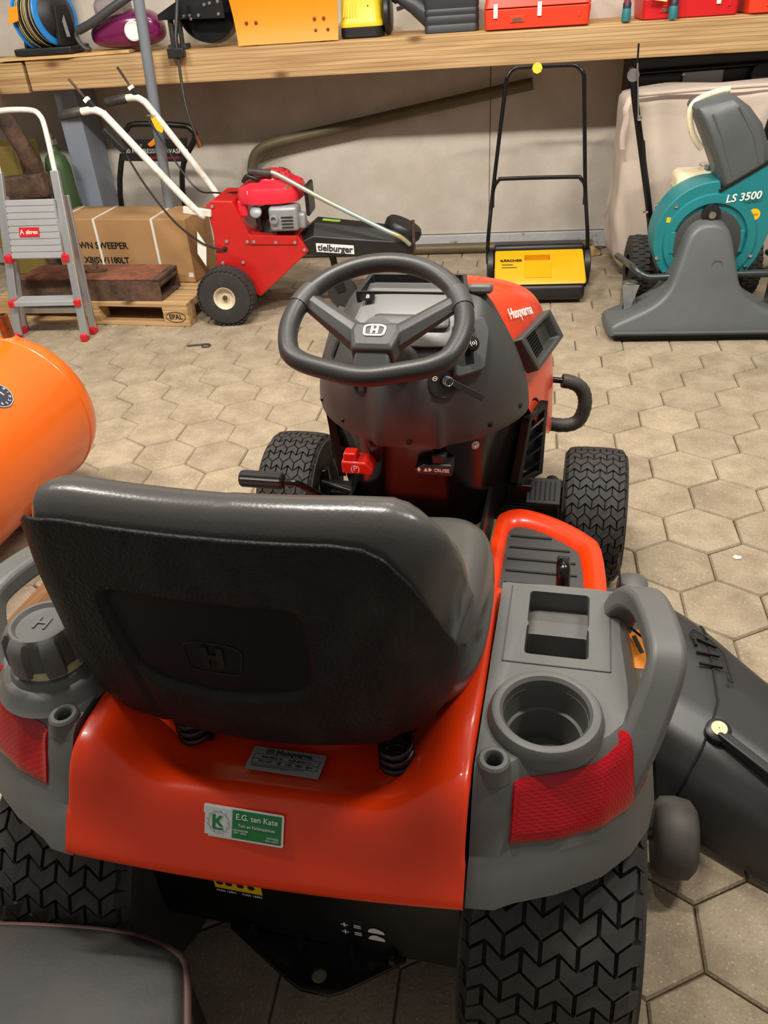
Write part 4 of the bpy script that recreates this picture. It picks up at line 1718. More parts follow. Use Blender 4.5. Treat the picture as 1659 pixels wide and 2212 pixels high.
for k in range(6):
    mb.box(V((.268 + k * .012, .985, .372)) + Rm @ V((0, 0, .010)), (.004, .055, .004), Rm)
mb.build('pedal_pad', 'black_matt', dp, smooth=0.6, bevel=0.004)
MB().lathe([(.022, 0), (.022, .02), (.016, .03), (.001, .032)], (.318, 1.055, .345), (0, -.3, 1), 20).build('reverse_pad', 'black_gloss', dp, smooth=0.7)

# ---------------------------------------------------------------- cutting deck with discharge chute
mat('deck_black', srgb(46, 46, 47), 0.5, var=0.25, vscale=5, col2=srgb(70, 68, 64), vlo=.5, vhi=.7)
dk = [(-.56, .30), (-.30, .26), (0, .30), (.30, .26), (.50, .30), (.585, .40), (.585, .62), (.50, .80), (.30, .88), (0, .84), (-.30, .86), (-.52, .74), (-.58, .5)]
dk = [(p.x, p.y) for p in catmull([(a, b, 0) for a, b in dk], 4, True)]
mb = MB()
c_ = V((0, .56, 0))
mb.loft([[V((a, b, .06)) for a, b in dk], [V((a, b, .165)) for a, b in dk], [V((a * .95, .56 + (b - .56) * .95, .185)) for a, b in dk]], True, False, True)
deck = mb.build('cutting_deck', 'deck_black', mower, smooth=0.6)
for xx, yy in ((.33, .57), (0, .62), (-.33, .57)):
    MB().lathe([(.09, .0), (.09, .03), (.06, .045), (.001, .045)], (xx, yy, .185), (0, 0, 1), 24).build('spindle_cover', 'black_plastic', deck, smooth=0.6)
mb = MB()
mb.box2((.455, .70, .20), (.56, .82, .215))
mb.box2((.50, .70, .215), (.505, .82, .222))
mb.box2((.53, .70, .215), (.535, .82, .222))
mb.build('deck_bracket', 'grey_plastic_dark', deck, smooth=None, bevel=0.003)
MB().lathe([(.001, -.035), (.05, -.035), (.062, -.025), (.066, 0), (.062, .025), (.05, .035), (.001, .035)], (.535, .86, .152), (1, 0, 0), 28).build('gauge_wheel', 'grey_plastic', deck, smooth=0.8)
MB().lathe([(.001, -.038), (.058, -.038), (.072, -.026), (.076, 0), (.072, .026), (.058, .038), (.001, .038)], (.600, .230, .094), (1, 0, 0), 32).build('anti_scalp_roller', mat('roller_grey', srgb(78, 74, 68), .6, var=.35, vscale=10), deck, smooth=0.8)
MB().tube([(.50, .230, .094), (.56, .230, .094)], .012, 8).box2((.49, .25, .08), (.51, .40, .17)).build('roller_arm', 'black_steel', deck, smooth=0.6)


# chute: curved hood that sweeps out to the right and drops
def chute_pt(u, v, off=0):
    """u along the outflow (0 at deck, 1 at far end), v across (0 rear lower edge, 1 front edge)"""
    fy = interp([(0, .86), (.25, .80), (.5, .72), (1, .53)], u)
    ry = interp([(0, .38), (.25, .30), (.5, .235), (1, .125)], u)
    x = lerp(.50, .90, u) + 0.0 * v
    prof = interp([(0, .03), (.06, .085), (.16, .165), (.30, .222), (.45, .250), (.70, .262), (.88, .252), (.96, .225), (1.0, .19)], v)
    fall = interp([(0, 0), (.4, .0), (1, .055)], u)
    z = max(0.02, prof - fall * smooth01(0, .3, v) - .012 * u)
    yy = lerp(ry, fy, interp([(0, .0), (.06, .005), (.16, .04), (.30, .13), (.45, .28), (1, 1)], v))
    return V((x + lerp(.06, -.02, v) * u, yy, z + off))


mb = MB().grid(30, 30, lambda u, v: chute_pt(u, v))
chute = mb.build('discharge_chute', mat('chute_plastic', srgb(50, 50, 50), .45, var=.2, vscale=6, bump=.05, bscale=300, bdist=.002), mower, smooth=1.2, solid=0.005)
# hinge seam, bolt, spring strut, embossed marks
mb = MB().tube([chute_pt(interp([(0, .24), (.5, .43), (1, .46)], k / 30), .10 + .88 * k / 30, .003) for k in range(31)], .0022, 6)
mb.build('chute_seam', 'black_matt', chute, smooth=0.9)
bp_ = chute_pt(.40, .40, .0)
MB().lathe([(.024, -.006), (.024, .016), (.018, .020), (.001, .020)], bp_, (0, -.25, 1), 20).build('hinge_boss', 'black_plastic', chute, smooth=0.6)
MB().lathe([(.015, 0), (.015, .003), (.004, .004), (.001, .003)], bp_ + V((0, -.005, .020)), (0, -.25, 1), 20).build('hinge_cap', 'pale_plastic', chute, smooth=0.6)
e2 = chute_pt(.80, .30, .035)
MB().bar(bp_ + V((0, -.01, .012)), e2, .020, .020).box(e2 + V((.012, -.008, -.006)), (.045, .03, .035), .7).build('hinge_strut', 'black_plastic', chute, smooth=0.6, bevel=0.003)
MB().tube([e2 + V((.02, 0, .012)), e2 + V((.05, .01, .016)), e2 + V((.09, -.01, .01))], .003, 6).build('torsion_spring', 'zinc', chute, smooth=0.8)
xd, yd = (chute_pt(.40, .92) - chute_pt(.40, .55)).normalized(), (chute_pt(.30, .7) - chute_pt(.45, .7)).normalized()
pc = chute_pt(.435, .735, .0065)
text('117', .072, 'black_matt', chute, pc, xd, yd, name='size_mark', ext=.003, bold=-.0008)
rg = rpoly([(-.058, -.042), (.040, -.042), (.062, -.012), (.062, .03), (.03, .04)], .012)
MB().tube([pc + xd * a + yd * b for a, b in rg], .0022, 6).build('mark_outline', 'black_matt', chute, smooth=0.8)
pc = chute_pt(.80, .62, .007)
xd2, yd2 = (chute_pt(.9, .5) - chute_pt(.7, .72)).normalized(), (chute_pt(.9, .72) - chute_pt(.7, .5)).normalized()
pd_ = pc
text('DANGER', .026, 'deck_black', chute, pd_ + yd2 * .03, -xd2, -yd2, name='danger_mark', ext=.0012)
MB().tube([pd_ - xd2 * .06 + yd2 * .045, pd_ + xd2 * .06 + yd2 * .045, pd_ + xd2 * .06 + yd2 * .015, pd_ - yd2 * .05, pd_ - xd2 * .06 + yd2 * .015], .0012, 5, closed=True).build('danger_outline', 'deck_black', chute, smooth=None)

# price tag tied to the right handle
tg = MB().tube(catmull([(.448, .205, .665), (.452, .20, .650), (.470, .185, .642), (.482, .165, .648)], 4), .0022, 6).tube([(.447, .207, .668), (.440, .25, .70), (.437, .275, .712)], .0018, 6)
tg.box((.447, .207, .668), (.008, .010, .008))
tg = tg.build('tag_tie', 'black_gloss', RC, smooth=0.8)
o = V((.474, .175, .625))
x, y = V((.9, -.35, .05)).normalized(), V((.35, .85, .35)).normalized()
y = (y - x * y.dot(x)).normalized()
n = x.cross(y)
pl = rpoly([(-.034, -.002), (.0, .036), (.034, .026), (.036, -.03), (.0, -.040)], .010)
pt = MB().loft([[o + x * a + y * b for a, b in pl], [o + x * a + y * b + n * .002 for a, b in pl]]).build('price_tag', 'orange_tag', RC, smooth=None)
text('1', .044, 'black_print', pt, o + n * .0024, (x * .75 + y * .66), (y * .75 - x * .66), bold=.0008)

# ================================================================ things on the floor
mat('tank_orange', srgb(236, 106, 16), 0.32, coat=0.3, var=0.12, vscale=3, bump=0.03, bscale=8)
mat('copper', srgb(150, 92, 52), 0.4, metal=0.7, var=0.4, vscale=30)
mat('navy_print', srgb(38, 44, 62), 0.5)
mat('aluminium', (0.62, 0.63, 0.63), 0.38, metal=0.85, var=0.1, vscale=20, stretch=(1, 1, .1))
mat('alu_grey', srgb(168, 170, 172), 0.5, var=0.1)
mat('red_plastic', srgb(205, 28, 40), 0.45)
mat('cardboard', srgb(178, 138, 92), 0.85, var=0.08, vscale=5)
mat('rust', srgb(146, 88, 62), 0.8, col2=srgb(108, 68, 50), vscale=14, bump=.4, bscale=60, vlo=.35, vhi=.6)
mat('rust_dark', srgb(106, 78, 60), 0.8, col2=srgb(60, 47, 39), vscale=10, bump=.5, bscale=40)
mat('red_machine', srgb(200, 30, 28), 0.4, coat=.2, var=.15, vscale=8)
mat('red_shroud', srgb(216, 40, 58), 0.35, coat=.2)
mat('cast_grey', srgb(160, 164, 166), 0.45, metal=.3, var=.2, vscale=20)
mat('dark_cast', srgb(70, 68, 64), 0.5, metal=.4, var=.4, vscale=24)
mat('pipe_brown', srgb(98, 86, 60), 0.5, var=.25, vscale=9)
mat('yellow_hopper', srgb(230, 172, 12), 0.4, var=.06, vscale=6)
mat('teal_plastic', srgb(28, 128, 134), 0.42, var=.12, vscale=6)
mat('grey_nozzle', srgb(92, 96, 96), 0.42, var=.1, vscale=6, bump=.05, bscale=260, bdist=.002)
mat('canvas', srgb(206, 190, 176), 0.9, var=.14, vscale=3, bump=.3, bscale=350, bdist=.002)
mat('cream_plastic', srgb(236, 224, 190), 0.5, var=.2, vscale=9, col2=srgb(196, 150, 90), vlo=.6, vhi=.72)
mat('green_paint', srgb(58, 84, 48), 0.5, var=.2)
mat('olive', srgb(132, 112, 52), 0.8, var=.15)
mat('hood_grey', srgb(46, 45, 44), 0.6, var=.3, vscale=4, col2=srgb(62, 58, 53), bump=.05, bscale=200)
mat('wire_grey', srgb(70, 74, 72), .5, metal=.4)
mat('paint_fleck', srgb(232, 226, 214), .7)


def rel(mb, o):
    o = V(o)
    mb.v = [p - o for p in mb.v]
    return mb


class T:
    """helper: world-coordinate parts for one thing"""
    def __init__(s, name, label, cat, loc, group=None):
        s.o = V(loc)
        s.t = thing(name, label, cat, loc, 0, group)

    def part(s, mb, name, m, parent=None, **k):
        return rel(mb, s.o).build(name, m, parent or s.t, **k)

    def text(s, st, size, m, p, xd, yd, parent=None, **k):
        return text(st, size, m, parent or s.t, V(p) - s.o, xd, yd, **k)


# ---------------------------------------------------------------- orange tank on timber
A_ = V((math.cos(math.radians(85)), math.sin(math.radians(85)), 0))
TC_, TR = V((-1.556, 2.215, .365)), .26
k = T('gas_tank', 'large glossy orange steel tank lying beside the mower', 'tank', (TC_.x, TC_.y - .5, .105))
head = [(TR, 0.0), (TR * .99, .025), (TR * .95, .055), (TR * .84, .085), (TR * .62, .108), (TR * .32, .120), (.001, .124)]
prof = [(.001, -1.224), (TR * .62, -1.208), (TR * .84, -1.185), (TR * .95, -1.155), (TR * .99, -1.125), (TR, -1.1)] + head
k.part(MB().lathe(prof, TC_, A_, 64), 'tank_shell', 'tank_orange', smooth=1.0)
for h in (-1.1, -0.004):
    k.part(MB().lathe([(TR, h - .006), (TR + .003, h - .002), (TR + .003, h + .002), (TR - .001, h + .006)], TC_, A_, 64), 'weld_seam', 'tank_orange', smooth=1.0)
sb = V((-1.506, 2.225, .612))
st_ = k.part(MB().lathe([(.032, -.005), (.028, .006), (.020, .010), (.018, .012)], sb, (0, 0, 1), 20), 'pipe_socket', 'tank_orange', smooth=.8)
k.part(MB().lathe([(.018, 0), (.0185, .03), (.0175, .034), (.0185, .04), (.0175, .06), (.018, .082), (.012, .082), (.012, .05)], sb, (0, 0, 1), 20), 'pipe_stub', 'copper', st_, smooth=.6)
# round maker's mark facing the aisle
ang0, ax0 = math.atan2(.558 - .365, -1.404 + 1.556 + .02), -.265


def tank_pt(da, dx, off):
    a = ang0 + da / TR
    rad = V((math.sin(math.radians(85)) * math.cos(a), -math.cos(math.radians(85)) * math.cos(a), math.sin(a)))
    return TC_ + A_ * (ax0 + dx) + rad * (TR + off)


for r_, m_, off in ((.046, 'navy_print', .0016), (.044, 'white_print', .0022), (.042, 'navy_print', .0028)):
    mb = MB()
    pts = [tank_pt(r_ * math.sin(2 * PI * i / 32), r_ * math.cos(2 * PI * i / 32), off) for i in range(32)]
    mb.add([tank_pt(0, 0, off)] + pts, [(0, i + 1, (i + 1) % 32 + 1) for i in range(32)])
    k.part(mb, 'round_sticker', m_, smooth=1.0)
xd, yd = A_, (tank_pt(.01, 0, 0) - tank_pt(-.01, 0, 0)).normalized()
k.text('1', .040, 'white_print', tank_pt(0, .012, .004), xd, yd)
for i, chh in enumerate('GESCHIKT'):
    a = math.radians(-150 + i * 26)
    k.text(chh, .012, 'white_print', tank_pt(.034 * math.sin(a), .034 * math.cos(a), .004), xd * -math.sin(a) + yd * math.cos(a), -(xd * math.cos(a) + yd * math.sin(a)))
for i, (h, lab) in enumerate(((-.12, 'dark weathered timber block under the far end of the orange tank'), (-1.0, 'dark weathered timber block under the near end of the orange tank'))):
    c0 = TC_ + A_ * h
    xh = V((A_.y, -A_.x, 0))
    mb = MB().bar(V((c0.x, c0.y, .052)) - xh * .24, V((c0.x, c0.y, .052)) + xh * .24, .12, .102)
    tag(mb.build('timber_cradle', 'old_wood', smooth=None, bevel=.004), lab, 'timber')
o = MB().box2((-.085, -.42, 0), (.085, .42, .045)).build('timber_plank', 'old_wood', smooth=None, bevel=.004)
o.location = (-1.265, 1.50, .0045)
o.rotation_euler = (0, 0, math.radians(-8))
tag(o, 'brown knotty plank lying on the paving between tank and mower', 'plank')

# ---------------------------------------------------------------- step ladder
k = T('step_ladder', 'small aluminium step ladder with red plastic feet and corners', 'ladder', (-2.3, 3.83, 0))
def rail(pts, name, w=.022, h=.045):
    mb = MB()
    for a, b in zip(pts, pts[1:]):
        mb.bar(a, b, w, h, (1, 0, 0.01))
    return k.part(mb, name, 'aluminium', smooth=None, bevel=.004)


FRr = [(-2.120, 3.772, .02), (-2.128, 3.86, .447), (-2.152, 3.975, .80)]
FLl = [(-2.515, 3.80, .02), (-2.484, 3.885, .447), (-2.462, 4.0, .80)]
rail([(-2.120, 3.772, .02), (-2.150, 3.975, .80)], 'front_rail')
rail([(-2.515, 3.80, .02), (-2.462, 4.0, .80)], 'front_rail')
rail([(-2.118, 3.872, .02), (-2.135, 3.99, .68)], 'rear_rail', .018, .035)
rail([(-2.53, 3.90, .02), (-2.48, 4.02, .68)], 'rear_rail', .018, .035)
loop = catmull([(-2.150, 3.975, .78), (-2.168, 4.03, .98), (-2.19, 4.05, 1.04), (-2.24, 4.06, 1.062), (-2.38, 4.06, 1.066), (-2.43, 4.055, 1.045), (-2.455, 4.03, .98), (-2.462, 4.0, .78)], 5)
k.part(MB().tube(loop, .013, 10), 'hand_rail', 'white_paint', smooth=.9)
# folded-up platform with ribs and label
P0, P1, P2, P3 = V((-2.455, 3.872, .402)), V((-2.170, 3.862, .402)), V((-2.160, 3.905, .682)), V((-2.420, 3.915, .682))
nrm = (P1 - P0).cross(P3 - P0).normalized()
if nrm.y > 0:
    nrm = -nrm
pf = k.part(slab([P0, P1, P2, P3], -nrm, .018), 'platform', 'alu_grey', smooth=None, bevel=.002)
for i in range(9):
    t = (i + .5) / 9
    k.part(MB().bar(P0.lerp(P3, t) + nrm * .001, P1.lerp(P2, t) + nrm * .001, .004, .022, (P3 - P0)), 'rib', 'alu_grey', pf, smooth=None)
lc = P0.lerp(P1, .42).lerp(P3.lerp(P2, .42), .46) + nrm * .005
xd, yd = (P1 - P0).normalized(), (P3 - P0).normalized()
lb = k.part(slab([lc - xd * .055 - yd * .023, lc + xd * .055 - yd * .023, lc + xd * .055 + yd * .023, lc - xd * .055 + yd * .023], nrm, .001), 'label', 'red_plastic', pf, smooth=None)
k.text('altrex', .028, 'white_print', lc + xd * .014 + nrm * .0016, xd, yd, parent=lb, bold=.0006)
k.text('A', .034, 'white_print', lc - xd * .040 + nrm * .0016, xd, yd, parent=lb)
for x in (-2.47, -2.155):
    k.part(MB().box((x, 3.872, .405), (.035, .05, .04)), 'corner_cap', 'red_plastic', smooth=None, bevel=.006)
s_ = k.part(MB().box2((-2.48, 3.79, .178), (-2.135, 3.89, .203)), 'step', 'alu_grey', smooth=None, bevel=.003)
for i in range(6):
    k.part(MB().box2((-2.47, 3.80 + i * .015, .203), (-2.145, 3.805 + i * .015, .205)), 'tread_rib', 'alu_grey', s_, smooth=None)
for x in (-2.49, -2.127):
    k.part(MB().box((x, 3.815, .19), (.032, .06, .036)), 'corner_cap', 'red_plastic', smooth=None, bevel=.006)
k.part(MB().bar((-2.50, 3.90, .12), (-2.13, 3.89, .12), .02, .03), 'cross_brace', 'aluminium', smooth=None, bevel=.003)
for p in ((-2.119, 3.765, .018), (-2.516, 3.793, .018), (-2.117, 3.868, .018), (-2.531, 3.896, .018)):
    k.part(MB().box(p, (.032, .052, .036)), 'foot', 'red_plastic', smooth=None, bevel=.006)
k.part(MB().box((-2.121, 3.868, .36), (.002, .03, .05)).box((-2.121, 3.8, .30), (.001, .001, .001)), 'warning_label', 'yellow_tag', smooth=None)

# ---------------------------------------------------------------- pallet, carton, rusty chest
PY = math.radians(-6)
pal = thing('wooden_pallet', 'wooden pallet with a branded corner block under the carton', 'pallet', (-1.60, 3.935, 0), PY)
D = .125
for y0 in (0, .25, .50):
    MB().box2((-1.2, y0, .0), (0, y0 + .10, .018)).build('bottom_board', 'pallet_wood', pal, smooth=None, bevel=.002)
    for x in (-.145, -.67, -1.2):
        MB().box2((x, y0, .018), (x + .145, y0 + .10, .085)).build('block', 'pallet_wood', pal, smooth=None, bevel=.003)
for x in (-.145, -.67, -1.2):
    MB().box2((x, 0, .085), (x + .145, .60, .104)).build('stringer', 'pallet_wood', pal, smooth=None, bevel=.002)
for y0 in (0, .125, .25, .375, .48):
    MB().box2((-1.2, y0, .104), (0, y0 + (.10 if y0 in (.125, .375) else .12), D)).build('deck_board', 'pallet_wood', pal, smooth=None, bevel=.002)
text('EPAL', .036, 'black_print', pal, (-.073, -.0012, .052), (1, 0, 0), (0, 0, 1), bold=.0006)
MB().tube([(-.073 + .056 * math.cos(2 * PI * i / 28), -.001, .052 + .028 * math.sin(2 * PI * i / 28)) for i in range(28)], .0017, 6, closed=True).build('branded_oval', 'black_print', pal, smooth=None)

BY = math.radians(-7.5)
bx = thing('cardboard_carton', 'long brown cardboard carton with white straps lettered in black', 'box', (-1.655, 4.285, .128), BY)
MB().box2((-.84, 0, 0), (0, .30, .345)).build('carton_body', 'cardboard', bx, smooth=None, bevel=.004)
for x in (-.56, -.20, -.78):
    mb = MB()
    for a, b in (((x, -.001, .01), (x, -.001, .346)), ((x, -.001, .346), (x - .02, .30, .346))):
        mb.bar(a, b, .014, .002, (0, -1, 0) if a[2] < .3 else (0, 0, 1))
    mb.build('packing_strap', 'white_print', bx, smooth=None)
text('LAWN SWEEPER', .050, 'black_print', bx, (-.565, -.0015, .200), (1, 0, 0), (0, 0, 1), bold=.0012)
text('XBISW1180LT', .047, 'black_print', bx, (-.535, -.0015, .118), (1, 0, 0), (0, 0, 1), bold=.0012)
MB().box2((-.034, -.0015, .03), (-.006, .0, .055)).build('bar_label', 'white_print', bx, smooth=None)

ct = thing('rusty_chest', 'flat rusty steel trough with a roller lying on the pallet', 'trough', (-1.745, 3.985, D + .002), math.radians(-4))
c_ = MB().box2((-.83, 0, 0), (0, .25, .008)).box2((-.83, 0, 0), (0, .008, .115)).box2((-.83, .242, 0), (0, .25, .115)).box2((-.83, 0, 0), (-.822, .25, .115))
c_.build('trough_body', 'rust_dark', ct, smooth=None, bevel=.002)
MB().box2((-.832, -.003, .112), (-.03, .252, .122)).build('lid', 'rust', ct, smooth=None, bevel=.003)
MB().box2((-.035, .0, .1), (.0, .25, .118)).build('end_strip', 'rust_dark', ct, smooth=None, bevel=.002)
MB().box2((-.06, .01, .01), (-.055, .24, .11)).build('dark_end_sheet', 'dark_void', ct, smooth=None)  # dark sheet painting the shade inside the trough's open end
MB().tube([(-.018, .02, .082), (-.018, .235, .082)], .018, 14).build('roller', 'rust_dark', ct, smooth=.7)
mb = MB().bar((-.50, .10, .128), (-.36, .13, .128), .035, .012).bar((-.42, .10, .135), (-.44, .17, .155), .03, .012).bar((-.47, .09, .135), (-.45, .06, .15), .025, .01)
mb.build('lid_hasp', 'rust_dark', ct, smooth=None, bevel=.003)

# ---------------------------------------------------------------- clutter in the left corner
k = T('rusty_stand', 'rusty iron bar with a heavy cross block leaning in the corner', 'iron stand', (-2.62, 4.74, 0))
k.part(MB().tube([(-2.72, 4.74, 0.0), (-2.72, 4.74, .60), (-2.66, 4.70, .70), (-2.70, 4.68, .85), (-2.74, 4.645, 1.02), (-2.80, 4.61, 1.22), (-2.83, 4.60, 1.32)], .05, 12), 'upright', 'rust_dark', smooth=.9)
k.part(MB().bar((-2.90, 4.68, .585), (-2.58, 4.66, .610), .10, .13), 'cross_block', 'rust_dark', smooth=None, bevel=.012)
o = MB().box2((-3.10, 4.80, 0), (-2.80, 5.06, .80)).build('olive_cabinet', 'olive', smooth=None, bevel=.006)
tag(o, 'dull olive upright box behind the step ladder', 'box')
MB().box2((-3.08, 4.794, .05), (-2.82, 4.802, .77)).build('cabinet_door', 'olive', o, smooth=None, bevel=.003)
k = T('green_cylinder', 'dark green upright gas cylinder beside the blue-grey column', 'gas cylinder', (-2.62, 4.86, 0))
k.part(MB().lathe([(.001, 0), (.07, 0), (.075, .02), (.075, .66), (.06, .72), (.03, .75), (.022, .76), (.022, .80)], (-2.60, 4.86, 0), (0, 0, 1), 28), 'cylinder_body', 'green_paint', smooth=.8)
k.part(MB().lathe([(.03, .79), (.03, .82), (.012, .825), (.012, .85), (.001, .85)], (-2.60, 4.86, 0), (0, 0, 1), 16), 'valve', 'zinc', smooth=.6)

# ---------------------------------------------------------------- pressure washer frame
k = T('pressure_washer', 'black tubular pressure washer frame with lettered panel behind the carton', 'pressure washer', (-1.95, 4.83, 0))
fr_ = catmull([(-2.26, 4.83, .03), (-2.235, 4.83, .50), (-2.13, 4.83, .80), (-2.10, 4.83, .855), (-2.04, 4.83, .880), (-1.78, 4.83, .862), (-1.72, 4.83, .84), (-1.705, 4.83, .79), (-1.80, 4.83, .66), (-1.84, 4.83, .48), (-1.86, 4.83, .03)], 4)
k.part(MB().tube(fr_, .016, 10), 'frame', 'black_steel', smooth=.9)
pn = k.part(slab([(-2.17, 4.815, .69), (-1.775, 4.815, .67), (-1.745, 4.815, .80), (-2.13, 4.815, .81)], (0, 1, 0), .012), 'panel', 'black_plastic', smooth=None, bevel=.004)
k.text('2600 PSI PRESSURE WASHER', .034, 'white_print', (-1.96, 4.8145, .735), (1, 0, -.04), (0, 0, 1), parent=pn)
k.text('professional equipment', .022, 'red_plastic', (-1.92, 4.8145, .70), (1, 0, -.04), (0, 0, 1), parent=pn)
k.part(MB().box2((-2.24, 4.70, .02), (-1.88, 5.05, .30)), 'pump_unit', 'black_plastic', smooth=None, bevel=.02)
for x in (-2.28, -1.84):
    k.part(MB().lathe([(.001, -.03), (.12, -.03), (.13, 0), (.12, .03), (.001, .03)], (x, 5.0, .13), (1, 0, 0), 24), 'wheel', 'rubber_smooth', smooth=.8)
tp = [(-1.99, .775), (-1.945, .80), (-1.925, .835), (-1.93, .79), (-1.95, .765), (-1.975, .76)]
k.part(MB().prism(rpoly(tp, .012), 4.808, 4.811, lambda a, b, c: (a, c, b)), 'hang_tag', 'orange_tag', smooth=None)
for x in (-2.03, -1.93, -1.80):
    k.part(MB().lathe([(.001, .004), (.008, .003), (.009, 0)], (x, 4.814, .77), (0, -1, 0), 12), 'panel_bolt', 'zinc', smooth=.6)

# ---------------------------------------------------------------- bent brown pipe, floor pipe
o = MB().tube(catmull([(-1.505, 5.19, .0), (-1.50, 5.19, .45), (-1.488, 5.19, .575), (-1.44, 5.19, .648), (-1.33, 5.19, .690), (-1.10, 5.195, .728), (-.3, 5.2, .855), (.22, 5.205, .938)], 6), .033, 16).build('bent_pipe', 'pipe_brown', smooth=.9)
tag(o, 'bent brown pipe leaning along the concrete wall', 'pipe')
MB().lathe([(.036, 0), (.040, .004), (.040, .03), (.036, .034)], (-1.503, 5.19, .47), (0, 0, 1), 20).build('pipe_collar', 'black_plastic', o, smooth=.6)
o = MB().tube([(-1.25, 5.16, .032), (.62, 5.15, .032)], .032, 16).build('floor_pipe', 'pipe_brown', smooth=.9)
tag(o, 'straight brown pipe lying on the floor along the wall', 'pipe')
MB().lathe([(.035, 0), (.037, .004), (.037, .05), (.035, .054)], (-.55, 5.1564, .032), (1, 0, 0), 20).build('pipe_joint', 'pipe_brown', o, smooth=.6)
MB().lathe([(.0325, 0), (.024, .001), (.024, -.04)], (.62, 5.15, .032), (1, 0, 0), 20).build('pipe_mouth', 'dark_void', o, smooth=.6)

# ---------------------------------------------------------------- red two-wheeled tractor with mowing attachment
k = T('walking_tractor', 'red two-wheeled petrol mower with white handlebars and black belt cover', 'power mower', (-1.25, 4.2, 0))
body_p = [(-1.440, .590), (-1.405, .612), (-1.300, .606), (-1.235, .437), (-.985, .428), (-.935, .345), (-1.225, .115), (-1.44, .22), (-1.425, .45)]
rb = k.part(MB().prism(body_p, 4.06, 4.36, lambda a, b, c: (a, c, b)), 'gear_housing', 'red_machine', smooth=None, bevel=.006)
k.part(MB().prism([(-1.235, .437), (-.985, .428), (-.99, .385), (-1.24, .392)], 4.052, 4.06, lambda a, b, c: (a, c, b)), 'side_flange', 'red_machine', rb, smooth=None, bevel=.002)
for x, z in ((-1.405, .585), (-1.25, .405), (-1.215, .405), (-1.10, .398), (-1.0, .395), (-1.40, .30), (-1.29, .30), (-1.36, .41), (-.955, .355)):
    k.part(MB().lathe([(.009, 0), (.008, .006), (.001, .007)], (x, 4.056, z), (0, -1, 0), 8), 'housing_bolt', 'cast_grey', rb, smooth=.5)
for yc, lab in ((3.985, 0), (4.43, 1)):
    w_ = MB()
    wo = k.part(MB().lathe([(.055, -.05), (.10, -.058), (.135, -.052), (.147, -.03), (.150, 0), (.147, .03), (.135, .052), (.10, .058), (.055, .05)], (-1.383, yc, .150), (0, 1, 0), 40), 'drive_wheel', 'rubber', smooth=.9)
    tr = MB()
    for i in range(36):
        for j, yy in enumerate((-.036, 0, .036)):
            a = 2 * PI * (i + .5 * (j % 2)) / 36
            rr = .148 if j != 1 else .151
            R_ = Matrix.Rotation(-a, 3, 'Y')
            tr.box(V((-1.383, yc + yy, .150)) + R_ @ V((rr - .003, 0, 0)), (.007, .028, .016), R_)
    k.part(tr, 'tread', 'rubber', wo, smooth=None)
    sgn = -1 if lab == 0 else 1
    ax = (0, sgn, 0)
    k.part(MB().lathe([(.060, .046), (.058, .054), (.052, .05), (.044, .03), (.020, .026), (.018, .036), (.001, .036)], (-1.383, yc, .150), ax, 28), 'rim', mat('rim_cream', srgb(226, 212, 182), .5, var=.2, vscale=14) if 'rim_cream' not in MATS else 'rim_cream', wo, smooth=.6)
    k.part(MB().lathe([(.014, .034), (.012, .046), (.001, .047)], (-1.383, yc, .150), ax, 10), 'hub_nut', 'rust_dark', wo, smooth=.5)
k.part(MB().tube([(-1.383, 4.0, .15), (-1.383, 4.42, .15)], .015, 10), 'axle', 'black_steel', smooth=.8)
# engine
en = k.part(MB().lathe([(.115, .418), (.115, .435), (.10, .44), (.085, .46), (.085, .54), (.001, .54)], (-1.115, 4.21, 0), (0, 0, 1), 28), 'engine_base', 'dark_cast', smooth=.6)
mbp = [(-1.285, 4.10), (-1.20, 4.05), (-1.05, 4.05), (-.97, 4.10), (-.96, 4.30), (-1.03, 4.37), (-1.20, 4.37), (-1.28, 4.30)]
mbp = rpoly(mbp, .03)
cx_, cy_ = -1.12, 4.21
sc_ = lambda f_, z: [V((cx_ + (a - cx_) * f_, cy_ + (b - cy_) * f_, z)) for a, b in mbp]
es = k.part(MB().loft([sc_(1.0, .585), sc_(1.0, .625), sc_(.94, .655), sc_(.72, .675), sc_(.60, .690)]), 'engine_shroud', 'red_shroud', en, smooth=.6, bevel=.003)
k.part(MB().box2((-1.285, 4.09, .52), (-1.235, 4.20, .60)), 'shroud_skirt', 'red_shroud', es, smooth=None, bevel=.008)
rc = k.part(MB().lathe([(.105, .680), (.104, .690), (.085, .712), (.05, .720), (.001, .722)], (-1.115, 4.21, 0), (0, 0, 1), 32), 'starter_cover', 'red_shroud', en, smooth=.7)
for i in range(9):
    a = math.radians(-80 + i * 18)
    k.part(MB().bar((-1.115 + .066 * math.cos(a), 4.21 + .066 * math.sin(a), .7185), (-1.115 + .094 * math.cos(a), 4.21 + .094 * math.sin(a), .7035), .006, .004), 'cooling_slot', 'black_matt', rc, smooth=None)
k.part(MB().tube(catmull([(-1.24, 4.11, .685), (-1.215, 4.10, .712), (-1.175, 4.10, .700), (-1.16, 4.11, .69)], 4), .011, 8), 'pull_grip', 'black_plastic', rc, smooth=.9)
mf = k.part(MB().box2((-1.115, 4.03, .455), (-.965, 4.14, .575)), 'muffler_guard', 'cast_grey', en, smooth=.6, bevel=.018, seg=3)
for i in range(4):
    k.part(MB().box2((-1.05, 4.026, .475 + i * .016), (-.99, 4.031, .481 + i * .016)), 'guard_slot', 'black_matt', mf, smooth=None)
k.part(MB().lathe([(.022, 0), (.022, .02), (.014, .022), (.013, .008), (.001, .008)], (-1.085, 4.032, .52), (0, -1, 0), 18), 'exhaust_port', 'cast_grey', mf, smooth=.6)
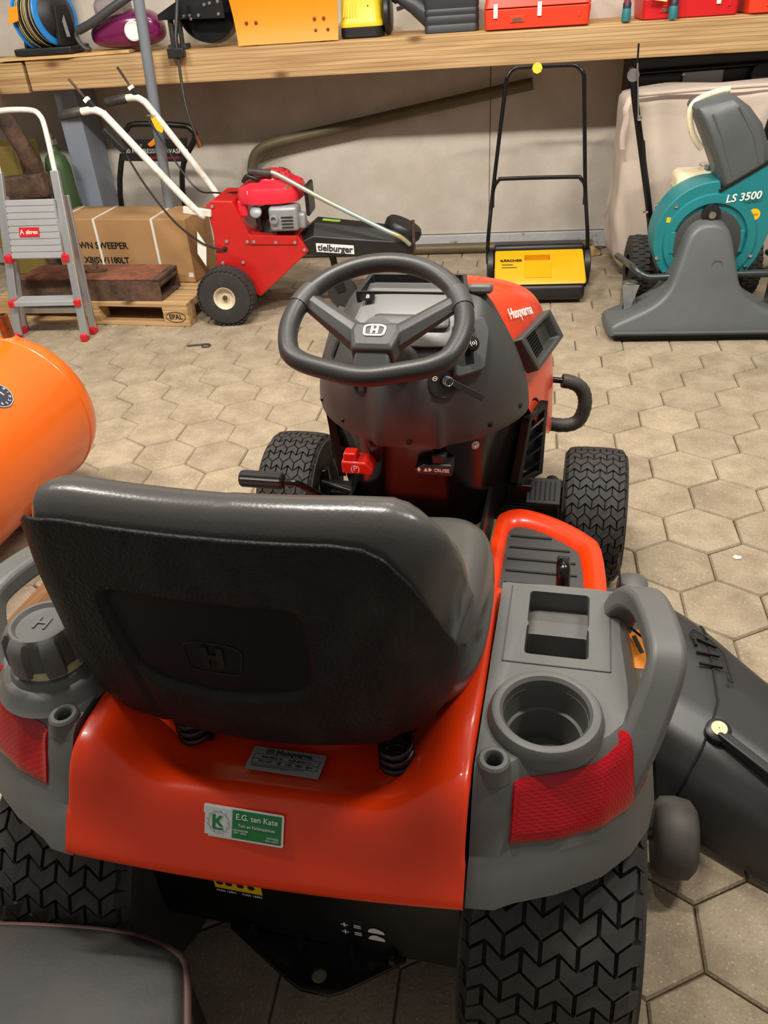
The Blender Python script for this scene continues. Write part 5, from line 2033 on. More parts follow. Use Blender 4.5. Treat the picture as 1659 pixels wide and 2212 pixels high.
k.part(MB().box2((-.975, 4.06, .46), (-.935, 4.12, .535)), 'carburettor', 'cast_grey', en, smooth=.6, bevel=.01)
k.part(MB().lathe([(.03, 0), (.03, .012), (.018, .02), (.001, .02)], (-1.185, 4.07, .545), (0, -1, .6), 18), 'oil_cap', 'cast_grey', en, smooth=.6)
k.part(MB().tube([(-1.185, 4.085, .54), (-1.185, 4.11, .46)], .016, 10), 'oil_filler', 'black_plastic', en, smooth=.7)
k.part(MB().box2((-.945, 4.14, .50), (-.925, 4.30, .65)), 'air_filter', 'black_plastic', en, smooth=None, bevel=.01)
k.text('HONDA', .026, 'white_print', (-1.17, 4.066, .640), (1, 0, 0), (0, .35, 1), parent=es)
k.part(slab([(-1.06, 4.075, .657), (-1.005, 4.085, .655), (-1.005, 4.115, .664), (-1.06, 4.105, .667)], (0, -.4, 1), .001), 'engine_sticker', 'sticker_green', es, smooth=None)
# white handlebars with grips and levers
for (pts, gr, lv, y0) in (([(-1.454, 4.07, .552), (-1.50, 4.06, .575), (-1.83, 4.05, .990), (-1.865, 4.05, 1.030), (-1.905, 4.05, 1.048), (-1.95, 4.05, 1.046), (-1.99, 4.05, 1.042)], ((-1.97, 4.05, 1.044), (-2.085, 4.05, 1.030)), ((-1.905, 4.05, 1.058), (-1.995, 4.05, 1.185)), 4.05),
                          ([(-1.450, 4.36, .548), (-1.505, 4.44, .56), (-1.53, 4.45, .61), (-1.775, 4.45, .985), (-1.815, 4.45, 1.035), (-1.855, 4.45, 1.053), (-1.92, 4.45, 1.050)], ((-1.90, 4.45, 1.052), (-2.02, 4.45, 1.036)), ((-1.845, 4.45, 1.062), (-1.915, 4.45, 1.195)), 4.45)):
    hb = k.part(MB().tube(catmull(pts, 5), .0175, 12), 'handlebar', 'white_paint', smooth=.9)
    k.part(MB().tube([V(gr[0]), V(gr[0]).lerp(V(gr[1]), .05), V(gr[0]).lerp(V(gr[1]), .95), V(gr[1])], [.020, .023, .022, .018], 12), 'hand_grip', 'rubber_smooth', hb, smooth=.8)
    a, b = V(lv[0]), V(lv[1])
    k.part(MB().bar(a, a.lerp(b, .35), .022, .024), 'lever_mount', 'black_plastic', hb, smooth=None, bevel=.003)
    k.part(MB().bar(a.lerp(b, .22), a.lerp(b, .34), .025, .026), 'lever_clip', 'white_print', hb, smooth=None, bevel=.002)
    k.part(MB().tube([a.lerp(b, .3), b], .007, 8), 'lever', 'rust_dark', hb, smooth=.9)
k.part(MB().bar((-1.868, 4.03, .965), (-1.785, 4.03, .865), .03, .05, (0, 1, 0)), 'throttle_box', 'black_plastic', smooth=None, bevel=.006)
k.part(MB().bar((-1.56, 4.06, .575), (-1.415, 4.055, .552), .02, .035), 'bar_clamp', 'white_paint', smooth=None, bevel=.004)
k.part(MB().tube(catmull([(-1.80, 4.04, .87), (-1.72, 4.03, .70), (-1.60, 4.02, .52), (-1.48, 4.03, .41), (-1.40, 4.045, .375), (-1.375, 4.05, .372)], 5), .005, 6), 'control_cable', 'black_plastic', smooth=.9)
k.part(MB().lathe([(.012, 0), (.012, .006), (.001, .007)], (-1.375, 4.058, .372), (0, -1, 0), 12), 'cable_grommet', 'black_matt', smooth=.6)
k.part(MB().tube(catmull([(-1.80, 4.44, .94), (-1.62, 4.42, .62), (-1.46, 4.30, .60), (-1.30, 4.2, .62)], 5), .005, 6), 'control_cable', 'black_plastic', smooth=.9)
k.part(MB().prism(rpoly([(-1.785, .965), (-1.755, .955), (-1.725, .90), (-1.735, .88), (-1.765, .90)], .012), 4.424, 4.427, lambda a, b, c: (a, c, b)), 'hang_tag', 'yellow_tag', smooth=None)
k.part(MB().tube([(-1.78 + .025 * math.cos(2 * PI * i / 14), 4.43 + .02 * math.sin(2 * PI * i / 14), .968) for i in range(14)], .002, 5, closed=True), 'tag_ring', 'chrome', smooth=.9)
k.part(slab([(-1.50, 4.035, .47), (-1.465, 4.035, .40), (-1.485, 4.035, .29), (-1.52, 4.035, .36)], (0, 1, 0), .002), 'paper_slip', 'white_print', smooth=None)
# black belt cover
bc = MB()
sec = []
for x, zt, zb, hw in ((-1.01, .40, .33, .10), (-.97, .43, .325, .11), (-.905, .475, .32, .115), (-.70, .448, .308, .115), (-.50, .420, .300, .105), (-.43, .395, .300, .08), (-.40, .36, .305, .05)):
    yc = 4.19
    sec.append([V((x, yc - hw, zb)), V((x, yc - hw, lerp(zb, zt, .62))), V((x, yc - hw * .45, zt)), V((x, yc + hw * .45, zt)), V((x, yc + hw, lerp(zb, zt, .62))), V((x, yc + hw, zb))])
bc.loft(sec)
cv = k.part(bc, 'belt_cover', 'black_plastic', smooth=.5, bevel=.004)
lab = k.part(slab([(-.895, 4.072, .340), (-.70, 4.074, .322), (-.70, 4.074, .366), (-.895, 4.072, .384)], (0, -1, 0), .002), 'name_plate', 'white_print', cv, smooth=None)
k.text('tielburger', .046, 'navy_print', (-.797, 4.069, .353), (1, 0, -.09), (0, 0, 1), parent=lab, bold=.0012)
k.part(slab([(-.87, 4.165, .4728), (-.78, 4.165, .461), (-.78, 4.205, .461), (-.87, 4.205, .4728)], (.1, 0, 1), .001), 'cover_sticker', mat('lime_print', srgb(150, 205, 70), .5), cv, smooth=None)
k.part(MB().lathe([(.001, -.03), (.09, -.03), (.10, -.015), (.10, .015), (.09, .03), (.001, .03)], (-.46, 4.24, .40), (.5, 0, 1), 24), 'belt_pulley_guard', 'black_plastic', smooth=.7)
k.part(MB().tube([(-.435, 4.20, .02), (-.43, 4.20, .36)], .022, 12).tube([(-.40, 4.16, .30), (-.40, 4.16, .46)], .009, 8), 'blade_spindle', 'rust_dark', smooth=.8)
k.part(MB().box2((-.62, 4.14, .012), (-.25, 4.26, .026)), 'mowing_blade', 'rust_dark', smooth=None, bevel=.003)
rod = k.part(MB().tube(catmull([(-1.10, 4.10, .722), (-1.06, 4.10, .715), (-.835, 4.09, .590), (-.55, 4.075, .445), (-.46, 4.075, .402), (-.415, 4.10, .355)], 5), .011, 10), 'lift_rod', mat('rod_zinc', srgb(170, 190, 188), .35, metal=.5, col2=srgb(205, 180, 90), vscale=2.2, vlo=.45, vhi=.6), smooth=.9)
k.part(MB().tube([(-1.20, 4.105, .735), (-1.09, 4.10, .722)], .0175, 12), 'rod_grip', 'rubber_smooth', rod, smooth=.8)
k.part(MB().tube([(-.84, 4.19, .30), (-.83, 4.19, .22)], .018, 10).bar((-.835, 4.16, .22), (-.80, 4.16, .10), .006, .05).bar((-.835, 4.22, .22), (-.80, 4.22, .10), .006, .05), 'support_fork', 'black_steel', smooth=.6)
k.part(MB().lathe([(.001, -.025), (.03, -.025), (.075, -.022), (.084, 0), (.075, .022), (.03, .025), (.001, .025)], (-.80, 4.19, .086), (0, 1, 0), 28), 'support_wheel', 'rubber', smooth=.8)

# ---------------------------------------------------------------- yellow push sweeper
k = T('push_sweeper', 'yellow push sweeper with tall black tube handle by the wall', 'sweeper', (.26, 4.4, 0))
k.part(MB().prism([(4.165, .035), (4.17, .105), (4.62, .105), (4.64, .06), (4.60, .02), (4.19, .02)], .03, .485, lambda a, b, c: (c, a, b)), 'base', 'black_plastic', smooth=.5, bevel=.02, seg=3)
hp_ = [(4.172, .108), (4.19, .128), (4.44, .205), (4.455, .212), (4.455, .108)]
hop = k.part(MB().prism(hp_, .018, .492, lambda a, b, c: (c, a, b)), 'hopper', 'yellow_hopper', smooth=.5, bevel=.010, seg=3)
cut(hop, [rel(MB().box((.245, 4.385, .187), (.135, .050, .06), Matrix.Rotation(.30, 3, 'X')), k.o)])
k.part(MB().box((.245, 4.393, .164), (.136, .052, .004), Matrix.Rotation(.30, 3, 'X')), 'grip_well', mat('shaded_yellow', srgb(190, 110, 10), .5), hop, smooth=None)  # recess floor in a darker orange, painting in the shade of the well
k.part(MB().box((.245, 4.275, .1565), (.14, .14, .008), Matrix.Rotation(.30, 3, 'X')), 'grip_panel', 'yellow_hopper', hop, smooth=None, bevel=.002)
k.part(MB().prism([(4.455, .10), (4.455, .224), (4.47, .235), (4.58, .225), (4.62, .10)], .015, .495, lambda a, b, c: (c, a, b)), 'brush_cover', 'black_plastic', smooth=.5, bevel=.01)
sl = V((0, math.cos(.30), math.sin(.30)))
sn = V((0, -math.sin(.30), math.cos(.30)))
p_ = V((.105, 4.355, .182))
k.text('K\u00c4RCHER', .026, 'black_print', p_ + sn * .0022, (1, 0, 0), sl, parent=hop, bold=.0008)
for i in range(2):
    k.part(MB().box(p_ - sl * (.035 + .025 * i) + sn * .001 + V((-.02 + .01 * i, 0, 0)), (.06 + .02 * i, .006, .001), Matrix.Rotation(.30, 3, 'X')), 'fine_print', 'olive', hop, smooth=None)
for x in (-.005, .515):
    k.part(MB().lathe([(.001, -.02), (.09, -.02), (.105, -.014), (.105, .014), (.09, .02), (.001, .02)], (x, 4.50, .106), (1, 0, 0), 28), 'side_wheel', 'black_plastic', smooth=.7)
hb = k.part(MB().tube(catmull([(-.02, 4.50, .13), (-.02, 4.46, .27), (.004, 4.55, .52), (.055, 4.63, .96), (.068, 4.64, 1.035), (.10, 4.65, 1.068), (.15, 4.65, 1.072), (.36, 4.65, 1.070), (.41, 4.65, 1.064), (.445, 4.64, 1.03), (.455, 4.63, .96), (.487, 4.55, .52), (.512, 4.46, .26), (.515, 4.50, .13)], 5), .0105, 10), 'handle', 'black_gloss', smooth=.9)
k.part(MB().tube(catmull([(.000, 4.535, .42), (.004, 4.545, .51), (.03, 4.548, .555), (.07, 4.55, .562), (.42, 4.55, .558), (.46, 4.545, .55), (.486, 4.545, .51), (.490, 4.535, .42)], 5), .0105, 10), 'cross_tube', 'black_gloss', hb, smooth=.9)
k.part(MB().lathe([(.001, 0), (.026, 0), (.026, .003), (.001, .003)], (.215, 4.636, 1.066), (0, -1, .2), 8), 'price_tag', 'yellow_tag', hb, smooth=None)

# ---------------------------------------------------------------- wheeled leaf vacuum with canvas bag
k = T('leaf_vacuum', 'teal wheeled leaf vacuum with wide grey floor nozzle', 'leaf vacuum', (.95, 4.0, 0))
hw_ = [(.430, .028), (.432, .066), (.405, .088), (.345, .112), (.280, .140), (.225, .170), (.185, .205), (.158, .245), (.140, .30), (.122, .36), (.106, .42), (.086, .465), (.055, .492), (.020, .502)]
half = [(p.x, p.y) for p in catmull([(a, b, 0) for a, b in hw_], 2)]
half = [(a * .945, b) for a, b in half]
outn = [(-a, b) for a, b in half] + [(a, b) for a, b in half[::-1]]
yf = lambda z: lerp(3.635, 3.765, z / .5)
cz_ = .2
def nz_loop(f_, dy, back=None):
    return [V((.945 + a * f_[0], (back if back is not None else yf(b) + dy), max(.016, cz_ + (b - cz_) * f_[1]))) for a, b in outn]
def nz_ins(d, dy):
    r_ = []
    n_ = len(outn)
    for q in range(n_):
        a0, a1 = V((*outn[max(q - 1, 0)], 0)), V((*outn[min(q + 1, n_ - 1)], 0))
        t_ = (a1 - a0).normalized()
        nn_ = V((t_.y, -t_.x, 0))
        a, b = outn[q]
        b2 = b + nn_.y * d
        r_.append(V((.945 + a + nn_.x * d, yf(b2) + dy, max(.02, b2))))
    return r_
nzz = k.part(MB().loft([nz_loop((1.04, 1.03), 0, 3.86), nz_loop((1.02, 1.015), .045), nz_loop((1, 1), .012), nz_ins(.008, .002), nz_ins(.022, -.002)], True, True, True), 'floor_nozzle', 'grey_nozzle', smooth=.9)
k.part(MB().box2((.545, 3.618, .045), (1.345, 3.636, .055)), 'nozzle_bead', 'grey_nozzle', nzz, smooth=None, bevel=.004)
k.part(MB().box2((.56, 3.66, .0), (1.33, 3.68, .03)), 'nozzle_skirt', 'black_matt', nzz, smooth=None)
k.part(MB().tube([(.985 + .022 * math.cos(2 * PI * i / 24), 3.718, .33 + .022 * math.sin(2 * PI * i / 24)) for i in range(24)], .0015, 5, closed=True), 'moulded_ring', 'grey_nozzle', nzz, smooth=.9)
# fan housing: volute with tangential outlet
fc, fr2 = (.965, .415), .245
outl = [(fc[0] + fr2 * math.cos(a), fc[1] + fr2 * math.sin(a)) for a in [math.radians(d) for d in range(88, 352, 8)]]
outl += [(1.225, .45), (1.222, .56), (1.17, .735), (.985, .618), (.975, .655)]
fh = k.part(MB().prism(outl, 3.85, 4.02, lambda a, b, c: (a, c, b)), 'fan_housing', 'teal_plastic', smooth=.5, bevel=.016, seg=3)
k.part(MB().lathe([(.205, 0), (.20, .012), (.165, .014), (.16, .004)], (fc[0], 3.85, fc[1] - .01), (0, -1, 0), 48), 'housing_ring', 'teal_plastic', fh, smooth=.6)
k.part(MB().lathe([(.150, 0), (.150, .016), (.14, .020), (.001, .020)], (fc[0] - .01, 3.85, fc[1] - .02), (0, -1, 0), 40), 'intake_plate', 'grey_plastic_dark', fh, smooth=.6)
k.part(MB().lathe([(.040, 0), (.040, .02), (.018, .022), (.016, .034), (.001, .036)], (.950, 3.832, .528), (0, -1, 0), 20), 'clamp_knob', 'black_plastic', fh, smooth=.6)
k.part(MB().lathe([(.016, .022), (.016, .037), (.001, .038)], (.950, 3.832, .528), (0, -1, 0), 16), 'clamp_bolt', 'zinc', fh, smooth=.6)
for s in (-1, 1):
    k.part(MB().box((fc[0] - .012 + s * .15, 3.842, .40), (.022, .02, .10)), 'hinge_lug', 'teal_plastic', fh, smooth=None, bevel=.005)
for x, z in ((.745, .33), (.80, .56), (1.16, .33), (.79, .26), (1.145, .28)):
    k.part(MB().lathe([(.009, 0), (.008, .006), (.001, .007)], (x, 3.849, z), (0, -1, 0), 8), 'housing_bolt', 'chrome', fh, smooth=.5)
k.text('LS 3500', .046, 'white_print', (1.078, 3.833, .592), (1, 0, .10), (0, 0, 1), parent=fh, shear=.2, bold=.001)
k.part(MB().lathe([(.001, 0), (.026, 0), (.026, .001), (.001, .001)], (1.142, 3.849, .512), (0, -1, 0), 20).xf(Matrix.Identity(4)), 'oval_sticker', 'yellow_tag', fh, smooth=None)
k.text('LS 3500', .010, 'rust', (1.142, 3.8475, .512), (1, 0, 0), (0, 0, 1), parent=fh)
k.part(MB().box((.775, 3.849, .500), (.018, .002, .022)), 'small_sticker', 'yellow_tag', fh, smooth=None)
# discharge duct
S = [((.982, .622), (1.172, .738), 3.85, 4.02), ((.955, .70), (1.155, .80), 3.85, 4.02), ((.905, .80), (1.118, .875), 3.85, 4.02), ((.852, .90), (1.055, .945), 3.855, 4.03), ((.826, .945), (.998, .985), 3.88, 4.05), ((.835, .965), (.965, .998), 3.92, 4.06)]
lp = []
for (xa, za), (xb, zb), y0, y1 in S:
    f3 = lambda t: (lerp(xa, xb, t), lerp(za, zb, t))
    lp.append([V((f3(t)[0], lerp(y0, y1, b), f3(t)[1])) for t, b in ((0, .2), (.12, 0), (.88, 0), (1, .2), (1, 1), (0, 1))])
du = k.part(MB().loft(lp), 'discharge_duct', mat('duct_grey', srgb(84, 90, 90), .42, var=.1), smooth=.8, bevel=.006)
k.part(MB().tube([(1.02, 3.849, .68), (.96, 3.849, .82), (.90, 3.852, .93)], .003, 6), 'duct_rib', 'grey_plastic', du, smooth=.9)
k.part(MB().tube([(1.12, 3.849, .73), (1.08, 3.849, .84), (1.0, 3.852, .955)], .003, 6), 'duct_rib', 'grey_plastic', du, smooth=.9)
k.part(MB().tube(catmull([(.985, 3.99, 1.003), (.91, 3.98, .990), (.845, 3.96, .966), (.826, 3.955, .925), (.840, 3.955, .86), (.868, 3.96, .81), (.90, 3.97, .775)], 5), .014, 8), 'felt_lip', 'cream_plastic', du, smooth=.9)
k.part(MB().bar((.975, 3.847, .618), (1.178, 3.847, .742), .01, .014), 'duct_flange', 'black_steel', du, smooth=None, bevel=.003)
# fuel tank, engine, frame
k.part(MB().box2((.86, 4.03, .27), (1.14, 4.30, .50)), 'engine_block', 'black_plastic', smooth=None, bevel=.02)
ft = k.part(MB().box((.925, 4.10, .612), (.20, .17, .10)), 'fuel_tank', 'cream_plastic', smooth=.8, bevel=.03, seg=4)
k.part(MB().lathe([(.038, 0), (.04, .004), (.04, .028), (.034, .032), (.001, .032)], (.965, 4.08, .660), (0, 0, 1), 20), 'tank_cap', 'chrome', ft, smooth=.5)
k.part(MB().tube(catmull([(.62, 4.2, .24), (.635, 3.90, .285), (.65, 3.83, .285), (.70, 3.80, .258), (.80, 3.80, .256), (1.14, 3.80, .262), (1.26, 3.80, .263), (1.33, 3.82, .275), (1.345, 3.9, .285), (1.35, 4.2, .24)], 5), .017, 10), 'bumper_tube', mat('green_black', srgb(40, 50, 50), .35, coat=.3), smooth=.9)
k.part(MB().box2((.78, 3.95, .20), (1.20, 4.45, .23)), 'base_frame', 'black_steel', smooth=None, bevel=.004)
for x, y in ((.628, 3.80), (1.29, 3.80)):
    fk = k.part(MB().lathe([(.03, .218), (.034, .224), (.034, .235), (.02, .24), (.001, .24)], (x, y, 0), (0, 0, 1), 16), 'caster_fork', 'zinc', smooth=.6)
    for s in (-1, 1):
        k.part(MB().prism(rpoly([(y - .04, .222), (y + .05, .222), (y + .062, .085), (y + .035, .06), (y + .0, .085)], .01), x + s * .026 - .002, x + s * .026 + .002, lambda a, b, c: (c, a, b)), 'fork_plate', 'zinc', fk, smooth=None)
    k.part(slab([(x - .042, y - .05, .236), (x + .036, y - .05, .236), (x + .006, y - .02, .095), (x - .016, y - .02, .095)], (0, 1, 0), .003), 'fork_plate', 'cast_grey', fk, smooth=None)
    k.part(MB().lathe([(.001, -.02), (.06, -.02), (.078, -.014), (.078, .014), (.06, .02), (.001, .02)], (x + .022, y + .035, .0785), (1, 0, 0), 28), 'caster_wheel', 'rubber_smooth', fk, smooth=.7)
for x in (.735, 1.28):
    wo = k.part(MB().lathe([(.06, -.045), (.12, -.05), (.145, -.042), (.153, 0), (.145, .042), (.12, .05), (.06, .045), (.05, .03), (.001, .03)], (x, 4.30, .155), (1, 0, 0), 36), 'drive_wheel', 'rubber', smooth=.8)
    tr = MB()
    for i in range(30):
        for j, xx in enumerate((-.03, 0, .03)):
            a = 2 * PI * (i + .5 * (j % 2)) / 30
            R_ = Matrix.Rotation(a, 3, 'X')
            tr.box(V((x + xx, 4.30, .155)) + R_ @ V((0, .152 if j == 1 else .149, 0)), (.024, .01, .018), R_)
    k.part(tr, 'tread', 'rubber', wo, smooth=None)
hb = k.part(MB().tube(catmull([(.80, 4.28, .22), (.775, 4.30, .40), (.70, 4.33, .72), (.645, 4.35, .95), (.632, 4.36, 1.035), (.61, 4.37, 1.062)], 5), .017, 10), 'handle_bar', 'black_gloss', smooth=.9)
k.part(MB().tube(catmull([(1.235, 4.28, .22), (1.245, 4.30, .55), (1.285, 4.33, .84), (1.36, 4.36, 1.03)], 5), .017, 10), 'handle_bar', 'black_gloss', smooth=.9)
k.part(MB().tube([(.70, 4.315, .76), (.765, 4.29, .40)], .010, 8), 'gas_strut', 'black_steel', hb, smooth=.9)
k.part(MB().bar((.640, 4.34, 1.09), (.668, 4.335, .86), .006, .03, (0, 1, 0)).lathe([(.001, 0), (.028, 0), (.028, .012), (.001, .012)], (.628, 4.35, 1.04), (0, -1, 0), 16), 'clutch_lever', 'zinc', hb, smooth=.6)
k.part(MB().tube([(.640, 4.335, 1.08), (.636, 4.33, 1.17)], .005, 6), 'lever_pin', 'black_steel', hb, smooth=.9)
k.part(MB().lathe([(.012, 0), (.012, .016), (.001, .018)], (.672, 4.325, .86), (0, -1, 0), 12), 'lever_bolt', 'chrome', hb, smooth=.6)
k.part(MB().lathe([(.010, 0), (.010, .016), (.001, .018)], (.752, 4.285, .43), (-.6, -.7, 0), 12).tube([(.79, 4.28, .46), (.83, 4.27, .485)], .008, 8), 'wing_screw', 'chrome', hb, smooth=.6)
# canvas bag
k.t.location.x += .02
random.seed(9)
lp = []
from mathutils import noise as mnoise
NB = 64
for i in range(22):
    t = i / 21
    z = lerp(.035, .945, t)
    bulge = 1 + .015 * math.sin(PI * t) - .10 * smooth01(.12, .0, t)
    row = []
    for j in range(NB):
        a = 2 * PI * j / NB
        c_, s_ = math.cos(a), math.sin(a)
        x = 1.105 + .46 * bulge * math.copysign(abs(c_) ** .28, c_)
        y = 4.70 + .19 * bulge * math.copysign(abs(s_) ** .28, s_)
        n1 = mnoise.noise(V((x * 3.2, z * 2.2, a)))
        n2 = mnoise.noise(V((x * 7 + z * 3, z * 5, 3 + a)))
        dr = .035 * n1 + .014 * n2
        zz_ = z + (.014 * math.sin(x * 9) if t > .9 else 0)
        row.append(V((x + c_ * dr, y + s_ * dr, zz_)))
    lp.append(row)
bg = k.part(MB().loft(lp), 'collecting_bag', 'canvas', smooth=2.5, subsurf=1, label='pale canvas collecting bag')
k.part(MB().tube([(.66, 4.50, .935), (1.0, 4.49, .948), (1.5, 4.49, .955)], .009, 8), 'bag_hem', 'canvas', bg, smooth=.9)
k.part(MB().tube(catmull([(.645, 4.48, .93), (.625, 4.46, .88), (.632, 4.46, .84), (.622, 4.46, .76), (.628, 4.46, .70)], 4), .012, 6, sx=1.4), 'bag_strap', 'canvas', bg, smooth=.9)

k = T('dark_cabinet', 'tall dark steel cabinet standing behind the canvas bag', 'cabinet', (1.06, 5.08, 0))
cb_ = k.part(MB().box2((.72, 4.97, 0), (1.46, 5.22, 1.055)), 'cabinet_body', 'black_plastic', smooth=None, bevel=.006)
k.part(MB().box2((1.0, 4.962, .86), (1.205, 4.972, .985)), 'grey_plate', mat('plate_grey', srgb(182, 180, 180), .4), cb_, smooth=None, bevel=.002)
k.part(MB().box2((.74, 4.962, .86), (.985, 4.972, .965)), 'dark_plate', 'grey_plastic_dark', cb_, smooth=None, bevel=.002)
k.part(MB().tube([(.70, 4.95, .985), (1.45, 4.95, 1.0)], .014, 8), 'grab_tube', 'black_gloss', cb_, smooth=.9)
k.part(MB().lathe([(.001, 0), (.006, 0), (.008, .006), (.001, .008)], (1.0, 4.962, .965), (0, -1, 0), 10), 'plate_screw', 'chrome', cb_, smooth=.6)
k.part(MB().lathe([(.05, -.02), (.055, 0), (.05, .02), (.001, .022)], (1.385, 4.93, .95), (0, -1, .2), 20), 'round_knob', 'black_plastic', cb_, smooth=.7)

# ---------------------------------------------------------------- dark grey machine hood at the lower left edge
k = T('machine_hood', 'dark grey plastic machine hood cutting into the lower left corner', 'machine hood', (-.66, .36, 0))
HO = [(-1.05, .20), (-1.05, .50), (-.90, .545), (-.72, .563), (-.57, .568), (-.49, .562), (-.435, .545), (-.415, .525), (-.395, .47), (-.37, .38), (-.352, .20), (-.35, -.02), (-1.05, -.02)]
HO = [(p.x, p.y) for p in catmull([(a, b, 0) for a, b in HO], 3, True)]
cx_, cy_ = -.70, .30
ring_ = lambda f_, z: [V((cx_ + (a - cx_) * f_, cy_ + (b - cy_) * f_, z)) for a, b in HO]
k.part(MB().loft([ring_(1.0, .03), ring_(1.0, .330), ring_(.988, .352), ring_(.95, .360), ring_(.70, .370), ring_(.35, .376), ring_(.05, .378)]), 'hood_shell', 'hood_grey', smooth=1.0)
lip = MB()
lip.tube([V((cx_ + (a - cx_) * 1.0, cy_ + (b - cy_) * 1.0, .340)) for a, b in HO], .007, 8, closed=True)
k.part(lip, 'hood_edge', mat('worn_edge', srgb(88, 58, 52), .6, var=.3, vscale=30), smooth=.9)
sk = MB().loft([[V((-.38, .47, .02)), V((-.29, .41, .02)), V((-.285, .10, .02)), V((-.38, .10, .02))], [V((-.385, .46, .24)), V((-.325, .40, .235)), V((-.315, .10, .235)), V((-.38, .10, .25))]])
k.part(sk, 'side_skirt', 'hood_grey', smooth=None, bevel=.008)

# ---------------------------------------------------------------- small things on the paving
o = MB().tube(catmull([(-1.525, 3.655, .006), (-1.47, 3.668, .006), (-1.425, 3.675, .006), (-1.405, 3.665, .006), (-1.41, 3.645, .006), (-1.435, 3.64, .006), (-1.445, 3.655, .006)], 4), .004, 6).build('wire_hook', 'wire_grey', smooth=.9)
tag(o, 'thin bent wire hook lying on the paving', 'wire')
for nm, c_, r_, lab in (('paper_scrap', (1.0, 2.17), .012, 'white round fleck on the paving at the right edge'), ('paper_scrap', (.735, 1.975), .012, 'small torn white fleck beside the front wheel')):
    pts = [(c_[0] + r_ * (1 + .25 * math.sin(i * 2.3)) * math.cos(2 * PI * i / 12), c_[1] + r_ * .8 * (1 + .2 * math.cos(i * 1.7)) * math.sin(2 * PI * i / 12)) for i in range(12)]
    o = MB().prism(pts, .0, .0032).build(nm, 'paint_fleck', smooth=None)
    tag(o, lab, 'scrap')

random.seed(3)
mb = MB()
lp = []
for i in range(7):
    t = i / 6
    c0 = V((lerp(.42, .655, t), 5.06 + .01 * math.sin(i * 2.1), 0))
    h, w_ = (.03 + .03 * random.random()) * (.4 if i in (0, 6) else 1), .028 + .012 * random.random()
    lp.append([c0 + V((0, -w_, .001)), c0 + V((.01, -w_ * .8, h * .8)), c0 + V((0, 0, h)), c0 + V((-.01, w_ * .8, h * .7)), c0 + V((0, w_, .001))])
o = mb.loft(lp).build('foam_scrap', mat('foam_beige', srgb(178, 152, 104), .9, var=.3, vscale=20, bump=.5, bscale=60), smooth=None)
tag(o, 'torn beige foam strip on the floor at the foot of the wall', 'scrap')

# ================================================================ things on the shelf
SZ = 1.2345
mat('blue_plastic', srgb(40, 130, 205), .4)
mat('hose_black', srgb(34, 34, 36), .45)
mat('hose_yellow', srgb(214, 190, 120), .5)
mat('purple_plastic', srgb(112, 24, 78), .2, coat=.5)
mat('clear_plastic', srgb(190, 180, 182), .1, trans=.6)
mat('blade_orange', srgb(232, 146, 14), .45, var=.06)
mat('washer_yellow', srgb(224, 194, 34), .35)
mat('jerry_black', srgb(52, 55, 60), .45, var=.1)
mat('case_orange', srgb(226, 62, 34), .4)
mat('case_red', srgb(206, 26, 32), .4)
mat('teal_grip', srgb(36, 118, 128), .5)
mat('magenta_print', srgb(150, 40, 80), .5)

# hose reel
k = T('hose_reel', 'blue and black hose reel wound with striped hose on the shelf', 'hose reel', (-2.43, 4.94, SZ + .018))
zb = SZ + .019
rc_ = V((-2.43, 4.835, 1.425))
ax = V((.92, -.38, .10)).normalized()
fr = k.part(MB().box2((-2.60, 4.72, zb), (-2.27, 4.965, zb + .035)), 'stand_base', 'black_plastic', smooth=None, bevel=.008)
for s in (-1, 1):
    c0 = rc_ + ax * (.135 * s)
    k.part(MB().prism(rpoly([(-.07, -.15), (.07, -.15), (.045, .04), (-.045, .04)], .02), -.012, .012, lambda a, b, c: c0 + V((-ax.y, ax.x, 0)) * a + V((0, 0, 1)) * b + ax * c), 'side_leg', 'black_plastic', smooth=None, bevel=.004)
for s in (-1, 1):
    k.part(MB().lathe([(.001, 0), (.07, 0), (.145, .002), (.150, .008), (.145, .014), (.07, .018), (.001, .018)], rc_ + ax * (.085 * s - .009), ax, 40), 'drum_flange', 'blue_plastic', smooth=.6)
k.part(MB().lathe([(.118, .096), (.11, .10), (.075, .125), (.05, .128), (.001, .128)], rc_, ax, 32), 'hub_cone', 'black_plastic', smooth=.7)
k.part(MB().lathe([(.07, -.08), (.07, .08)], rc_, ax, 24), 'drum', 'hose_black', smooth=.8)
for i in range(7):
    m_ = 'hose_black'
    u_ = ax.cross(V((0, 0, 1))).normalized()
    w_ = u_.cross(ax)
    off = -.066 + i * .022
    rr = .128 + .006 * math.sin(i * 2)
    ring = [rc_ + ax * off + (u_ * math.cos(2 * PI * j / 32) + w_ * math.sin(2 * PI * j / 32)) * rr for j in range(32)]
    h_ = k.part(MB().tube(ring, .0115, 8, closed=True), 'hose_turn', 'hose_black', smooth=.9)
    ring = [rc_ + ax * (off + .003) + (u_ * math.cos(2 * PI * j / 32) + w_ * math.sin(2 * PI * j / 32)) * (rr + .0105) for j in range(32)]
    k.part(MB().tube(ring, .0022, 5, closed=True), 'hose_stripe', 'hose_yellow', h_, smooth=.9)
k.part(MB().lathe([(.03, 0), (.03, .03), (.012, .035), (.001, .035)], rc_ + ax * .10, ax, 18).bar(rc_ + ax * .135, rc_ + ax * .14 + V((.02, -.03, -.11)), .018, .012), 'crank', 'grey_plastic', smooth=.6)
k.part(MB().prism(rpoly([(-.03, -.035), (.03, -.02), (.03, .045), (-.018, .04)], .004), 0, .002, lambda a, b, c: V((-2.535, 4.695 - c, 1.44)) + V((1, 0, .0)) * a + V((.2, 0, 1)) * b), 'price_tag', 'orange_tag', smooth=None)

